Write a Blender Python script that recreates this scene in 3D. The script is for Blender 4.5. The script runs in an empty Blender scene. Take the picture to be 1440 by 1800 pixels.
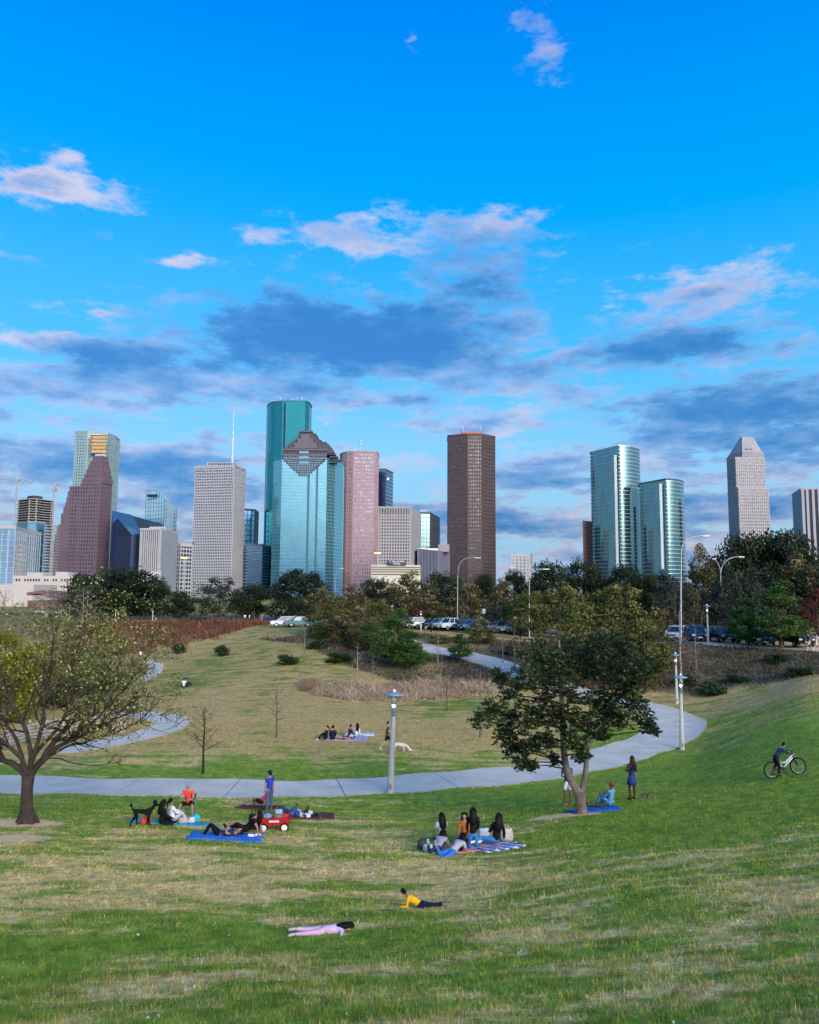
import bpy, bmesh, math, random
import numpy as np
from mathutils import Vector, Matrix
R = math.radians
random.seed(7); rng = np.random.default_rng(7)
scn = bpy.context.scene; col = scn.collection
# ------------------------------------------------------------------ camera
F = 1391.0; PITCH = R(5.95); ROLL = 0.0065; H = 9.5
C0 = Vector((0, 0, H))
_f = Vector((0, math.cos(PITCH), math.sin(PITCH))); _u = Vector((0, -math.sin(PITCH), math.cos(PITCH))); _r = Vector((1, 0, 0))
RT = _r*math.cos(ROLL) + _u*math.sin(ROLL); UP = _u*math.cos(ROLL) - _r*math.sin(ROLL)
def ray(u, v): return _f + RT*((u-720)/F) + UP*((900-v)/F)
def at(u, v, d):
    r = ray(u, v); return C0 + r*(d/r.y)
def at_z(u, v, z):
    r = ray(u, v); return C0 + r*((z-H)/r.z)
cd = bpy.data.cameras.new('camera'); cam = bpy.data.objects.new('camera', cd); col.objects.link(cam)
M4 = Matrix((RT, UP, -_f)).transposed().to_4x4(); M4.translation = C0; cam.matrix_world = M4
cd.sensor_fit = 'VERTICAL'; cd.sensor_height = 36; cd.lens = F/1800*36; cd.clip_start = .1; cd.clip_end = 9000
scn.camera = cam
# ------------------------------------------------------------------ sky, sun, exposure
SUN_EL, SUN_AZ = R(20), R(153)          # azimuth clockwise from +Y (the view): behind the camera, a little to the right
W = bpy.data.worlds.new('World'); scn.world = W; W.use_nodes = True
nt = W.node_tree; nt.nodes.clear()
class NG:
    """tiny helper for building math in a node tree"""
    def __init__(s, nt): s.nt = nt
    def n(s, t, **k):
        x = s.nt.nodes.new(t)
        for a, b in k.items(): setattr(x, a, b)
        return x
    def put(s, sock, v):
        if isinstance(v, bpy.types.NodeSocket): s.nt.links.new(v, sock)
        elif v is not None: sock.default_value = v
    def m(s, op, a, b=None, c=None, clamp=False):
        x = s.n('ShaderNodeMath', operation=op, use_clamp=clamp)
        for i, v in enumerate((a, b, c)): s.put(x.inputs[i], v)
        return x.outputs[0]
    def v(s, op, a, b=None, c=None):
        x = s.n('ShaderNodeVectorMath', operation=op)
        for i, q in enumerate((a, b, c)): s.put(x.inputs[i], q)
        return x.outputs['Value'] if op in ('DOT_PRODUCT', 'LENGTH') else x.outputs[0]
    def noise(s, vec, scale, detail=4, rough=.5, out=0, dist=0):
        x = s.n('ShaderNodeTexNoise'); s.put(x.inputs['Vector'], vec); x.inputs['Scale'].default_value = scale
        x.inputs['Detail'].default_value = detail; x.inputs['Roughness'].default_value = rough; x.inputs['Distortion'].default_value = dist
        return x.outputs[out]
    def ramp(s, fac, stops, interp='LINEAR'):
        x = s.n('ShaderNodeValToRGB'); x.color_ramp.interpolation = interp; e = x.color_ramp.elements
        while len(e) < len(stops): e.new(.5)
        for i, (p, c) in enumerate(stops):
            e[i].position = p; e[i].color = (c, c, c, 1) if isinstance(c, (int, float)) else (*c, 1)
        s.put(x.inputs[0], fac); return x.outputs[0]
    def mix(s, fac, a, b, blend='MIX'):
        x = s.n('ShaderNodeMix', data_type='RGBA', blend_type=blend); x.clamp_factor = True
        s.put(x.inputs['Factor'], fac)
        for sk, q in ((x.inputs[6], a), (x.inputs[7], b)):
            if isinstance(q, tuple): q = (*q, 1) if len(q) == 3 else q
            s.put(sk, q)
        return x.outputs[2]
    def smooth(s, x, a, b):
        r = s.n('ShaderNodeMapRange', interpolation_type='SMOOTHSTEP'); s.put(r.inputs[0], x)
        r.inputs[1].default_value = a; r.inputs[2].default_value = b; return r.outputs[0]
g = NG(nt)
dirv = g.n('ShaderNodeTexCoord').outputs['Generated']
sep = g.n('ShaderNodeSeparateXYZ'); g.put(sep.inputs[0], dirv)
az = g.m('ARCTAN2', sep.outputs[0], sep.outputs[1]); el = g.m('ARCSINE', sep.outputs[2])
sky = g.n('ShaderNodeTexSky', sky_type='NISHITA'); sky.sun_disc = False; sky.sun_elevation = SUN_EL; sky.sun_rotation = SUN_AZ
sky.air_density = .4; sky.dust_density = 10; sky.ozone_density = 2.5
clear = g.ramp(g.m('DIVIDE', g.m('MAXIMUM', el, 0), math.pi/2), [
    (0, (.36, .56, .88)), (.055, (.38, .71, .94)), (.11, (.27, .66, .97)), (.18, (.07, .53, .98)), (.29, (.0, .41, .96)), (.43, (.0, .265, .94)), (1, (.0, .14, .74))])
def de(u, v):
    r = ray(u, v).normalized(); return math.atan2(r.x, r.y), math.asin(r.z)
comb = g.n('ShaderNodeCombineXYZ'); g.put(comb.inputs[0], az); g.put(comb.inputs[1], el)
ae = comb.outputs[0]
st = g.v('MULTIPLY', ae, (1, 2.6, 1))
warp = g.v('SUBTRACT', g.noise(st, 9, 5, .6, 1), (.5, .5, .5))
warp = g.v('MULTIPLY', warp, (.13, .05, 0))
aw = g.v('ADD', ae, warp)
fb = g.noise(st, 17, 9, .66)          # billow detail
fb2 = g.noise(g.v('ADD', g.v('MULTIPLY', ae, (1, 2.9, 1)), (3, 1, 0)), 6.5, 6, .58)
# (u, v, half-width px, half-height px, opacity, darkness)
CL = [(540, 592, 235, 74, 1.25, 1.0), (745, 600, 150, 58, .8, .85), (840, 500, 130, 90, .8, .75), (640, 408, 150, 42, .85, .12), (850, 395, 85, 30, .7, .12), (480, 425, 80, 22, .45, .2),
      (120, 335, 110, 30, 1.0, .02), (30, 325, 70, 28, .9, .05), (125, 280, 50, 24, .65, .05), (325, 458, 40, 15, .8, .05), (925, 50, 60, 60, .42, .4), (965, 100, 55, 45, .42, .45), (718, 78, 22, 20, .4, .3),
      (1240, 515, 140, 42, 1.0, .22), (1190, 605, 150, 36, 1.05, .9), (1310, 720, 210, 60, 1.1, .8), (215, 632, 150, 32, 1.0, .85), (60, 595, 120, 14, .95, .02), (880, 650, 230, 46, .6, .5),
      (420, 695, 420, 22, .75, .5), (60, 690, 200, 26, .8, .5), (940, 835, 95, 30, 1.0, .38), (100, 800, 260, 40, .9, .48), (330, 840, 180, 45, .9, .5), (900, 920, 200, 36, .9, .42), (1260, 890, 200, 45, .9, .42), (1420, 790, 120, 40, .8, .5), (720, 895, 160, 20, .7, .4), (850, 750, 90, 14, .8, .35), (165, 555, 22, 8, .6, .2)]
S = None; D = None
for (u, v, hw, hh, op, dk) in CL:
    a0, e0 = de(u, v); k = 1/F*math.cos(e0)
    q = g.v('MULTIPLY', g.v('SUBTRACT', aw, (a0, e0, 0)), (1/(.86*hw/F*math.cos(e0)*.97), 1/(.8*hh/F), 0))
    w_ = g.m('MULTIPLY', g.m('EXPONENT', g.m('MULTIPLY', g.v('DOT_PRODUCT', q, q), -.9)), op)
    S = w_ if S is None else g.m('ADD', S, w_)
    dd = g.m('MULTIPLY', w_, dk)
    D = dd if D is None else g.m('ADD', D, dd)
# broken cloud bands all round the horizon
band = g.ramp(g.m('DIVIDE', g.m('MAXIMUM', el, 0), math.pi/2), [(0, .5), (.07, .42), (.13, .3), (.2, .14), (.34, 0), (1, 0)])
stk = g.noise(g.v('ADD', g.v('MULTIPLY', ae, (1, 6.5, 1)), (7, 3, 0)), 8, 6, .6)
bw = g.m('MULTIPLY', g.smooth(g.m('ADD', g.m('MULTIPLY', fb2, .5), g.m('MULTIPLY', stk, .5)), .38, .62), band); bw = g.m('MULTIPLY', bw, 2.3)
S = g.m('ADD', S, bw); D = g.m('ADD', D, g.m('MULTIPLY', bw, .36))
dens = g.m('ADD', S, g.m('MULTIPLY', g.m('SUBTRACT', fb, .5), 2.5))
alpha = g.smooth(dens, .22, 1.0)
alpha = g.m('MULTIPLY', alpha, g.smooth(S, .04, .3))
dk = g.m('DIVIDE', D, g.m('ADD', S, .12))
dk = g.m('ADD', dk, g.m('MULTIPLY', g.m('SUBTRACT', g.noise(g.v('ADD', st, (0, .07, 0)), 11, 6, .6), .5), 1.1))
dk = g.m('ADD', dk, g.m('MULTIPLY', g.m('SUBTRACT', dens, .7), .35))
ccol = g.ramp(dk, [(.05, (.76, .69, .76)), (.3, (.46, .51, .71)), (.5, (.215, .385, .68)), (.8, (.055, .23, .54)), (1, (.03, .17, .50))])
skyc = g.mix(g.m('MULTIPLY', alpha, .93), clear, ccol)
ten = g.v('MULTIPLY', skyc, (10, 10, 10))
tot = g.v('ADD', g.v('MULTIPLY', ten, (.9, .9, .9)), g.v('MULTIPLY', g.v('MAXIMUM', g.v('SUBTRACT', sky.outputs[0], (.5, .5, .5)), (0, 0, 0)), (1.85, 1.75, 1.65)))
bg = g.n('ShaderNodeBackground'); g.put(bg.inputs[0], tot); bg.inputs[1].default_value = .1
out = g.n('ShaderNodeOutputWorld'); nt.links.new(bg.outputs[0], out.inputs[0])
W.cycles.sampling_method = 'MANUAL'; W.cycles.sample_map_resolution = 1024
sl = bpy.data.lights.new('sun', 'SUN'); sl.energy = 1.15; sl.angle = R(10); sl.color = (1, .87, .76)
so = bpy.data.objects.new('sun', sl); col.objects.link(so)
sd = Vector((math.sin(SUN_AZ)*math.cos(SUN_EL), math.cos(SUN_AZ)*math.cos(SUN_EL), math.sin(SUN_EL)))
so.rotation_euler = sd.to_track_quat('Z', 'Y').to_euler()
vs = scn.view_settings; vs.view_transform = 'Standard'; vs.look = 'None'; vs.gamma = 1; vs.use_curve_mapping = False; vs.exposure = 0.0
cy = scn.cycles; cy.max_bounces = 5; cy.diffuse_bounces = 2; cy.glossy_bounces = 3; cy.transmission_bounces = 3; cy.transparent_max_bounces = 6; cy.caustics_reflective = False; cy.caustics_refractive = False
# ------------------------------------------------------------------ helpers
MATS = {}
def mat(name, c, rough=.75, metal=0, var=.18, scale=3, bump=0, emit=None, spec=.4, tint=0):
    if name in MATS: return MATS[name]
    m = bpy.data.materials.new(name); MATS[name] = m; m.use_nodes = True
    g = NG(m.node_tree); b = m.node_tree.nodes['Principled BSDF']
    b.inputs['Roughness'].default_value = rough; b.inputs['Metallic'].default_value = metal; spec = min(spec, .08) if max(c) < .06 and rough > .45 and metal == 0 else spec; b.inputs['Specular IOR Level'].default_value = spec
    pos = g.n('ShaderNodeTexCoord').outputs['Object']
    c = tuple(c)
    if var:
        n = g.noise(pos, scale, 5, .6)
        k = g.ramp(n, [(.3, tuple(x*(1-var) for x in c)), (.7, tuple(min(1, x*(1+var)) for x in c))])
    else: k = c + (1,)
    if tint:
        a = g.n('ShaderNodeAttribute', attribute_name='tint').outputs['Fac']
        k = g.mix(a, tuple(x*(1-tint) for x in c), tuple(min(1, x*(1+tint*1.3)) for x in c)) if not var else g.mix(g.m('MULTIPLY', a, 1), k, tuple(min(1, x*(1+tint)) for x in c))
    g.put(b.inputs['Base Color'], k)
    if bump:
        bn = g.n('ShaderNodeBump'); bn.inputs['Strength'].default_value = bump; bn.inputs['Distance'].default_value = .05
        g.put(bn.inputs['Height'], g.noise(pos, scale*4, 6, .65)); m.node_tree.links.new(bn.outputs[0], b.inputs['Normal'])
    if emit:
        b.inputs['Emission Color'].default_value = (*emit[:3], 1); b.inputs['Emission Strength'].default_value = emit[3]
    return m
def leafmat(name, a, b_, c_, rough=.6):
    """leaf colours vary leaf by leaf between three tones"""
    if name in MATS: return MATS[name]
    m = bpy.data.materials.new(name); MATS[name] = m; m.use_nodes = True
    g = NG(m.node_tree); b = m.node_tree.nodes['Principled BSDF']; b.inputs['Roughness'].default_value = rough; b.inputs['Specular IOR Level'].default_value = .25
    t = g.n('ShaderNodeAttribute', attribute_name='tint').outputs['Fac']
    k = g.ramp(t, [(0, a), (.55, b_), (1, c_)])
    g.put(b.inputs['Base Color'], k)
    tr = g.n('ShaderNodeBsdfTranslucent'); g.put(tr.inputs[0], k)
    ms = g.n('ShaderNodeMixShader'); ms.inputs[0].default_value = .25
    o = m.node_tree.nodes['Material Output']
    m.node_tree.links.new(b.outputs[0], ms.inputs[1]); m.node_tree.links.new(tr.outputs[0], ms.inputs[2]); m.node_tree.links.new(ms.outputs[0], o.inputs[0])
    return m
def tag(o, label=None, cat=None, group=None, kind=None):
    if label: o['label'] = label
    if cat: o['category'] = cat
    if group: o['group'] = group
    if kind: o['kind'] = kind
    return o
def empty(name, loc=(0, 0, 0), rz=0, label=None, cat=None, group=None):
    o = bpy.data.objects.new(name, None); col.objects.link(o); o.location = loc; o.rotation_euler = (0, 0, rz); o.empty_display_size = .2
    return tag(o, label, cat, group)
def link_mesh(name, me, m, parent=None, kind=None):
    o = bpy.data.objects.new(name, me); col.objects.link(o)
    if m is not None and not me.materials: me.materials.append(m)
    if parent is not None: o.parent = parent
    if kind: o['kind'] = kind
    return o
def copy_tree(o, parent=None):
    c = o.copy(); col.objects.link(c)
    if parent is not None: c.parent = parent
    for ch in list(o.children):
        copy_tree(ch, c)
    return c
def np_mesh(name, V, Fc, tint=None, attrs=None, smooth=False):
    """V (n,3); Fc (m,k) faces all of k corners"""
    me = bpy.data.meshes.new(name); V = np.asarray(V, np.float32); Fc = np.asarray(Fc, np.int32); k = Fc.shape[1]
    me.vertices.add(len(V)); me.vertices.foreach_set('co', V.ravel())
    me.loops.add(Fc.size); me.loops.foreach_set('vertex_index', Fc.ravel())
    me.polygons.add(len(Fc)); me.polygons.foreach_set('loop_start', np.arange(0, Fc.size, k, dtype=np.int32))
    me.polygons.foreach_set('loop_total', np.full(len(Fc), k, np.int32))
    if smooth: me.polygons.foreach_set('use_smooth', np.ones(len(Fc), bool))
    if tint is not None:
        a = me.attributes.new('tint', 'FLOAT', 'FACE'); a.data.foreach_set('value', np.asarray(tint, np.float32))
    for nm, vals in (attrs or {}).items():
        a = me.attributes.new(nm, 'FLOAT', 'POINT'); a.data.foreach_set('value', np.asarray(vals, np.float32))
    me.update(calc_edges=True); return me
class MB:
    def __init__(s): s.v = []; s.f = []
    def add(s, vs, fs):
        o = len(s.v); s.v += [tuple(p) for p in vs]; s.f += [tuple(i+o for i in f) for f in fs]; return s
    def box(s, c, d, rz=0, M=None):
        x, y, z = d[0]/2, d[1]/2, d[2]/2; ca, sa = math.cos(rz), math.sin(rz); vs = []
        for k in (-z, z):
            for (i, j) in ((-x, -y), (x, -y), (x, y), (-x, y)):
                p = Vector((i*ca-j*sa, i*sa+j*ca, k))
                if M is not None: p = M @ Vector((i, j, k))
                vs.append((c[0]+p.x, c[1]+p.y, c[2]+p.z))
        return s.add(vs, [(3, 2, 1, 0), (4, 5, 6, 7), (0, 1, 5, 4), (1, 2, 6, 5), (2, 3, 7, 6), (3, 0, 4, 7)])
    def prism(s, poly, z0, z1, cap=True, bot=True):
        n = len(poly); zz0 = z0 if hasattr(z0, '__len__') else [z0]*n; zz1 = z1 if hasattr(z1, '__len__') else [z1]*n
        vs = [(p[0], p[1], zz0[i]) for i, p in enumerate(poly)] + [(p[0], p[1], zz1[i]) for i, p in enumerate(poly)]
        fs = [(i, (i+1) % n, n+(i+1) % n, n+i) for i in range(n)]
        if cap: fs.append(tuple(range(n, 2*n)))
        if bot: fs.append(tuple(range(n-1, -1, -1)))
        return s.add(vs, fs)
    def tube(s, pts, rad, n=8, cap=True):
        pts = [Vector(p) for p in pts]; N = len(pts)
        if not hasattr(rad, '__len__'): rad = [rad]*N
        vs = []; fs = []; ref = None
        for i, p in enumerate(pts):
            d = (pts[min(i+1, N-1)]-pts[max(i-1, 0)])
            d = d.normalized() if d.length > 1e-9 else Vector((0, 0, 1))
            if ref is None: ref = Vector((1, 0, 0)) if abs(d.x) < .8 else Vector((0, 1, 0))
            a = (ref - d*ref.dot(d)).normalized(); b = d.cross(a); ref = a
            for k in range(n):
                t = 2*math.pi*k/n; vs.append(p + (a*math.cos(t)+b*math.sin(t))*rad[i])
        for i in range(N-1):
            for k in range(n):
                fs.append((i*n+k, i*n+(k+1) % n, (i+1)*n+(k+1) % n, (i+1)*n+k))
        if cap: fs.append(tuple(range(n-1, -1, -1))); fs.append(tuple((N-1)*n+k for k in range(n)))
        return s.add(vs, fs)
    def lathe(s, prof, n=16, c=(0, 0, 0)):
        vs = []; fs = []
        for (r, z) in prof:
            for k in range(n):
                t = 2*math.pi*k/n; vs.append((c[0]+r*math.cos(t), c[1]+r*math.sin(t), c[2]+z))
        for i in range(len(prof)-1):
            for k in range(n): fs.append((i*n+k, i*n+(k+1) % n, (i+1)*n+(k+1) % n, (i+1)*n+k))
        fs.append(tuple(range(n-1, -1, -1))); fs.append(tuple((len(prof)-1)*n+k for k in range(n)))
        return s.add(vs, fs)
    def ball(s, c, r, n=10, sq=(1, 1, 1)):
        m = n//2; prof = []
        vs = []; fs = []
        for i in range(m+1):
            a = math.pi*i/m - math.pi/2; rr = max(math.cos(a), .02)
            for k in range(n):
                t = 2*math.pi*k/n; vs.append((c[0]+r*sq[0]*rr*math.cos(t), c[1]+r*sq[1]*rr*math.sin(t), c[2]+r*sq[2]*math.sin(a)))
        for i in range(m):
            for k in range(n): fs.append((i*n+k, i*n+(k+1) % n, (i+1)*n+(k+1) % n, (i+1)*n+k))
        fs.append(tuple(range(n-1, -1, -1))); fs.append(tuple(m*n+k for k in range(n)))
        return s.add(vs, fs)
    def mesh(s, name):
        me = bpy.data.meshes.new(name); me.from_pydata(s.v, [], s.f); me.update(); return me
    def build(s, name, m, parent=None, smooth=False, kind=None):
        me = s.mesh(name)
        if smooth: me.polygons.foreach_set('use_smooth', [True]*len(me.polygons))
        return link_mesh(name, me, m, parent, kind)
# ------------------------------------------------------------------ terrain
def pchip(xs, ys, q):
    xs = np.asarray(xs, float); ys = np.asarray(ys, float); h = np.diff(xs); dl = np.diff(ys)/h; m = np.zeros(len(xs))
    for i in range(1, len(xs)-1):
        if dl[i-1]*dl[i] > 0:
            w1 = 2*h[i]+h[i-1]; w2 = h[i]+2*h[i-1]; m[i] = (w1+w2)/(w1/dl[i-1]+w2/dl[i])
    m[0] = dl[0]; m[-1] = dl[-1]
    q = np.clip(q, xs[0], xs[-1]); i = np.clip(np.searchsorted(xs, q)-1, 0, len(h)-1); t = (q-xs[i])/h[i]
    return (2*t**3-3*t**2+1)*ys[i]+(t**3-2*t**2+t)*h[i]*m[i]+(-2*t**3+3*t**2)*ys[i+1]+(t**3-t**2)*h[i]*m[i+1]
PROF = [(-700, {0: 7.9, 9.5: 4.2, 15: 3.2, 25: 1.9, 31: 1.2, 36: .45, 39: 0, 42: 0, 58: -.3, 100: -.6, 130: -.3, 158: 3.7, 172: 4, 260: 4}),
        (0, {0: 7.9, 9.5: 4.3, 15: 3.3, 25: 1.9, 31: 1.2, 36: .4, 39: 0, 42: 0, 58: -.3, 100: -.6, 128: -.3, 158: 3.8, 170: 4, 260: 4}),
        (200, {0: 7.9, 9.5: 4.4, 15: 3.3, 25: 1.85, 31: 1.1, 36: .3, 39.3: 0, 42.5: 0, 58: -.1, 100: -.3, 118: -.1, 150: 3.9, 162: 4, 260: 4}),
        (360, {0: 7.9, 9.5: 4.5, 15: 3.35, 25: 1.85, 31: .9, 36: .2, 39.3: 0, 43: 0, 58: 0, 80: .25, 100: .6, 118: 1.5, 145: 3.95, 160: 4, 260: 4}),
        (560, {0: 7.9, 9.5: 4.6, 15: 3.4, 25: 1.75, 31: .9, 36: .15, 39.3: 0, 43: 0, 58: 0, 74: .3, 90: 1.4, 110: 3.1, 128: 4, 140: 4.05, 260: 4}),
        (720, {0: 7.9, 9.5: 4.7, 15: 3.45, 17: 3.05, 25: 1.75, 30: 1.0, 36: .15, 39.4: 0, 43: 0, 58: 0, 73: .2, 90: 1.3, 112: 3.1, 126: 4, 140: 4.05, 260: 4}),
        (900, {0: 7.9, 9.5: 4.75, 15: 3.6, 25: 1.9, 30: 1.25, 36: .45, 41: 0, 46: 0, 58: 0, 75: .3, 92: 1.5, 108: 3.2, 118: 4, 140: 4.1, 260: 4}),
        (1020, {0: 7.9, 9.5: 4.8, 15: 3.75, 25: 2.2, 30: 1.62, 36: .8, 43: .05, 48: 0, 58: 0, 75: .35, 86: 1.6, 102: 3.8, 110: 4.1, 140: 4.15, 260: 4}),
        (1200, {0: 7.9, 9.5: 4.9, 15: 4.0, 25: 2.5, 31.5: 1.75, 40: .7, 47: .05, 53: -.05, 65: .05, 72: .5, 84: 3.1, 90: 4.25, 140: 4.3, 260: 4.1}),
        (1330, {0: 7.9, 9.5: 5.0, 15: 4.15, 25: 2.75, 31: 2.15, 45: 1.5, 58: 1.25, 66: 1.4, 73: 2.2, 84: 4.1, 90: 4.35, 140: 4.4, 260: 4.2}),
        (1440, {0: 7.9, 9.5: 5.1, 15: 4.3, 25: 3.0, 31: 2.5, 45: 2.4, 60: 2.75, 68: 3.05, 82: 4.4, 90: 4.5, 140: 4.5, 260: 4.2}),
        (2100, {0: 7.9, 9.5: 5.6, 25: 4.2, 45: 4.0, 60: 4.2, 85: 4.7, 140: 4.6, 260: 4.2})]
TS = np.array([ray(u, 1250).x/ray(u, 1250).y for u, _ in PROF])
YG = np.arange(0, 261, .5); TG = np.arange(-1.0, 1.0001, .02)
_c = np.array([pchip(list(p), list(p.values()), YG) for _, p in PROF])
ZG = np.array([pchip(TS, _c[:, j], TG) for j in range(len(YG))])      # [y, t]
def terr(x, y):
    x = np.asarray(x, float); y = np.asarray(y, float)
    yy = np.clip(y, 0, 259.99); t = np.clip(x/np.maximum(y, 13), -.999, .999)
    a = yy/.5; i = np.minimum(a.astype(int), len(YG)-2); fa = a-i
    b = (t+1)/.02; j = np.minimum(b.astype(int), len(TG)-2); fb = b-j
    z = ZG[i, j]*(1-fa)*(1-fb)+ZG[i+1, j]*fa*(1-fb)+ZG[i, j+1]*(1-fa)*fb+ZG[i+1, j+1]*fa*fb
    near = np.clip((150-y)/40, 0, 1)
    z = z + near*(.05*np.sin(x*.55+1.1*np.sin(y*.21))*np.sin(y*.47+.6)+.03*np.sin(x*1.3+y*.9))
    return z
def tz(x, y): return float(terr(x, y))
def ground(u, v):
    r = ray(u, v); r = r/r.y; prev = 3.0; d = 3.0
    while d < 255:
        p = C0+r*d
        if p.z < tz(p.x, p.y): break
        prev = d; d += .4
    a, b = prev, d
    for _ in range(14):
        m_ = (a+b)/2; p = C0+r*m_
        if p.z < tz(p.x, p.y): b = m_
        else: a = m_
    p = C0+r*b; return Vector((p.x, p.y, tz(p.x, p.y)))
# ------------------------------------------------------------------ ground
def ell(x, y, cx, cy, rx, ry): return np.exp(-(((x-cx)/rx)**2+((y-cy)/ry)**2))
def sst(x, a, b):
    t = np.clip((x-a)/(b-a), 0, 1); return t*t*(3-2*t)
BLOBS = []
for (u, v, hu, hd, amp) in [(250, 1560, 420, 2.2, .2), (1250, 1590, 260, 2.0, .16), (820, 1540, 200, 1.5, .12), (550, 1700, 200, .8, .14), (300, 1740, 220, .6, .2), (950, 1780, 200, .5, .15), (1250, 1720, 200, .6, .16),
                            (120, 1420, 200, 3.5, -.25), (420, 1490, 90, .8, -.15), (900, 1400, 260, 4, -.22), (1150, 1450, 300, 4.5, -.3), (450, 1365, 220, 1.5, -.4), (820, 1245, 110, 4, -.45), (1080, 1300, 70, 4, -.45), (680, 1480, 150, 1.5, .1), (300, 1640, 300, .9, -.22), (620, 1640, 260, 1.2, -.16), (150, 1680, 300, 1.0, -.2),
                            (450, 1150, 120, 14, -.16), (330, 1180, 70, 9, -.18), (600, 1330, 260, 2.5, -.12), (330, 1205, 60, 5, -.3), (480, 1210, 50, 8, -.15), (640, 1160, 90, 8, -.3), (1380, 1215, 90, 3, .35), (1250, 1400, 150, 3, -.15)]:
    p = ground(u, v); BLOBS.append((p.x, p.y, hu/F*p.y, hd*1.4, amp))
TREE_L = ground(47, 1447); TREE_R = ground(1022, 1430)
DL1 = ground(38, 1446); DL2 = ground(18, 1474)
def f_dry(x, y):
    t = x/np.maximum(y, 13)
    b = np.interp(y, [0, 11, 13, 16, 20, 24, 28, 32, 37, 40, 42.5, 46, 50, 60, 110, 160], [.34, .38, .42, .46, .54, .57, .50, .44, .42, .36, .34, .55, .72, .8, .72, .5])
    b = b - .30*sst(t, .12, .36)*sst(y, 20, 27)*(1-sst(y, 64, 74))
    for (cx, cy, rx, ry, am) in BLOBS: b = b+am*ell(x, y, cx, cy, rx, ry)
    return np.clip(b, 0, 1)
BT = [-.2, -.17, -.1, -.06, 0, .1, .2, .3, .42, .52, .75]; BB = [122, 114, 97, 88, 80, 79, 78, 75, 71, 67, 65]; BTOP = [122, 118, 119, 121, 122, 112, 103, 95, 87, 82, 82]
def f_brush(x, y):
    t = x/np.maximum(y, 13); lo = np.interp(t, BT, BB); hi = np.interp(t, BT, BTOP)
    u_ = .72+.5*np.sin(x*.45+2*np.sin(y*.17))*np.sin(y*.33+x*.12); return np.where(t < .1, np.clip(u_, 0, 1), 1)*sst(y, lo-1.2, lo+1.2)*(1-sst(y, hi-2.5, hi+.5))*(t > -.185)
def f_dirt(x, y):
    a = ell(x, y, DL1.x, DL1.y, 1.5, .9)+ell(x, y, DL2.x, DL2.y, 1.2, .8)*.95
    b = ell(x, y, TREE_R.x-.85, TREE_R.y-.25, 1.25, .6)+ell(x, y, TREE_R.x, TREE_R.y, .6, .4)
    return np.clip(a*1.25+b*1.25, 0, 1)
GM = bpy.data.materials.new('lawn'); GM.use_nodes = True
g = NG(GM.node_tree); bs = GM.node_tree.nodes['Principled BSDF']; bs.inputs['Roughness'].default_value = .9; bs.inputs['Specular IOR Level'].default_value = .15
pos = g.n('ShaderNodeNewGeometry').outputs['Position']
at_ = lambda n: g.n('ShaderNodeAttribute', attribute_name=n).outputs['Fac']
p2 = g.v('MULTIPLY', pos, (.7, 1, 0))
n1 = g.noise(p2, .42, 6, .66); n2 = g.noise(p2, 2.6, 6, .72); n3 = g.noise(pos, 22, 3, .6); n4 = g.noise(g.v('MULTIPLY', pos, (.35, 1, 0)), 1.0, 5, .6)
s_ = g.m('ADD', g.m('MULTIPLY', n1, .46), g.m('MULTIPLY', n2, .52))
s_ = g.m('ADD', s_, g.m('MULTIPLY', g.m('SUBTRACT', n4, .5), 1.15))
s_ = g.m('ADD', s_, g.m('MULTIPLY', g.m('SUBTRACT', n3, .5), .34))
s_ = g.m('ADD', s_, g.m('MULTIPLY', g.m('SUBTRACT', at_('dry'), .5), .62))
straw = g.smooth(s_, .41, .62)
green = g.ramp(g.noise(pos, 1.7, 6, .7), [(.28, (.08, .15, .012)), (.5, (.165, .262, .024)), (.72, (.28, .355, .05))])
tan = g.ramp(g.noise(pos, 4.5, 6, .7), [(.25, (.31, .205, .06)), (.5, (.60, .44, .16)), (.75, (.84, .68, .34))])
spy = g.n('ShaderNodeSeparateXYZ'); g.put(spy.inputs[0], pos)
tan = g.mix(g.m('MULTIPLY', g.smooth(spy.outputs[1], 41, 52), .75), tan, g.mix(1, tan, (.66, .60, .54), 'MULTIPLY'))
green = g.mix(g.m('MULTIPLY', g.smooth(spy.outputs[1], 50, 75), .9), green, g.mix(1, green, (.82, .66, .7), 'MULTIPLY'))
lawn = g.mix(straw, green, tan)
fine = g.ramp(g.noise(g.v('MULTIPLY', pos, (.7, 1, .3)), 3.4, 8, .82), [(.3, .35), (.47, .9), (.56, 1.1), (.7, 1.75)])
lawn = g.mix(.9, lawn, fine, 'MULTIPLY')
lawn = g.mix(.8, lawn, g.ramp(at_('tint'), [(0, .6), (1, 1.4)]), 'MULTIPLY')
br = g.ramp(g.noise(pos, 1.1, 7, .75), [(.3, (.03, .03, .015)), (.45, (.085, .065, .038)), (.57, (.17, .135, .08)), (.7, (.10, .13, .035))])
lawn = g.mix(at_('brush'), lawn, br)
dn = g.smooth(g.m('ADD', at_('dirt'), g.m('MULTIPLY', g.m('SUBTRACT', g.noise(g.v('MULTIPLY', pos, (.6, 1.6, 0)), 3.0, 7, .75), .5), 1.9)), .38, .62)
lawn = g.mix(dn, lawn, g.ramp(g.noise(pos, 6, 5, .6), [(.3, (.62, .38, .17)), (.7, (.86, .60, .33))]))
g.put(bs.inputs['Base Color'], lawn)
bn = g.n('ShaderNodeBump'); bn.inputs['Strength'].default_value = .4; bn.inputs['Distance'].default_value = .05
g.put(bn.inputs['Height'], g.m('ADD', g.noise(pos, 14, 5, .7), g.m('MULTIPLY', n2, .8))); GM.node_tree.links.new(bn.outputs[0], bs.inputs['Normal'])
ex = np.cumsum(1.0*1.25**np.arange(1, 30)); ex = 75+ex[ex < 5000]
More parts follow.
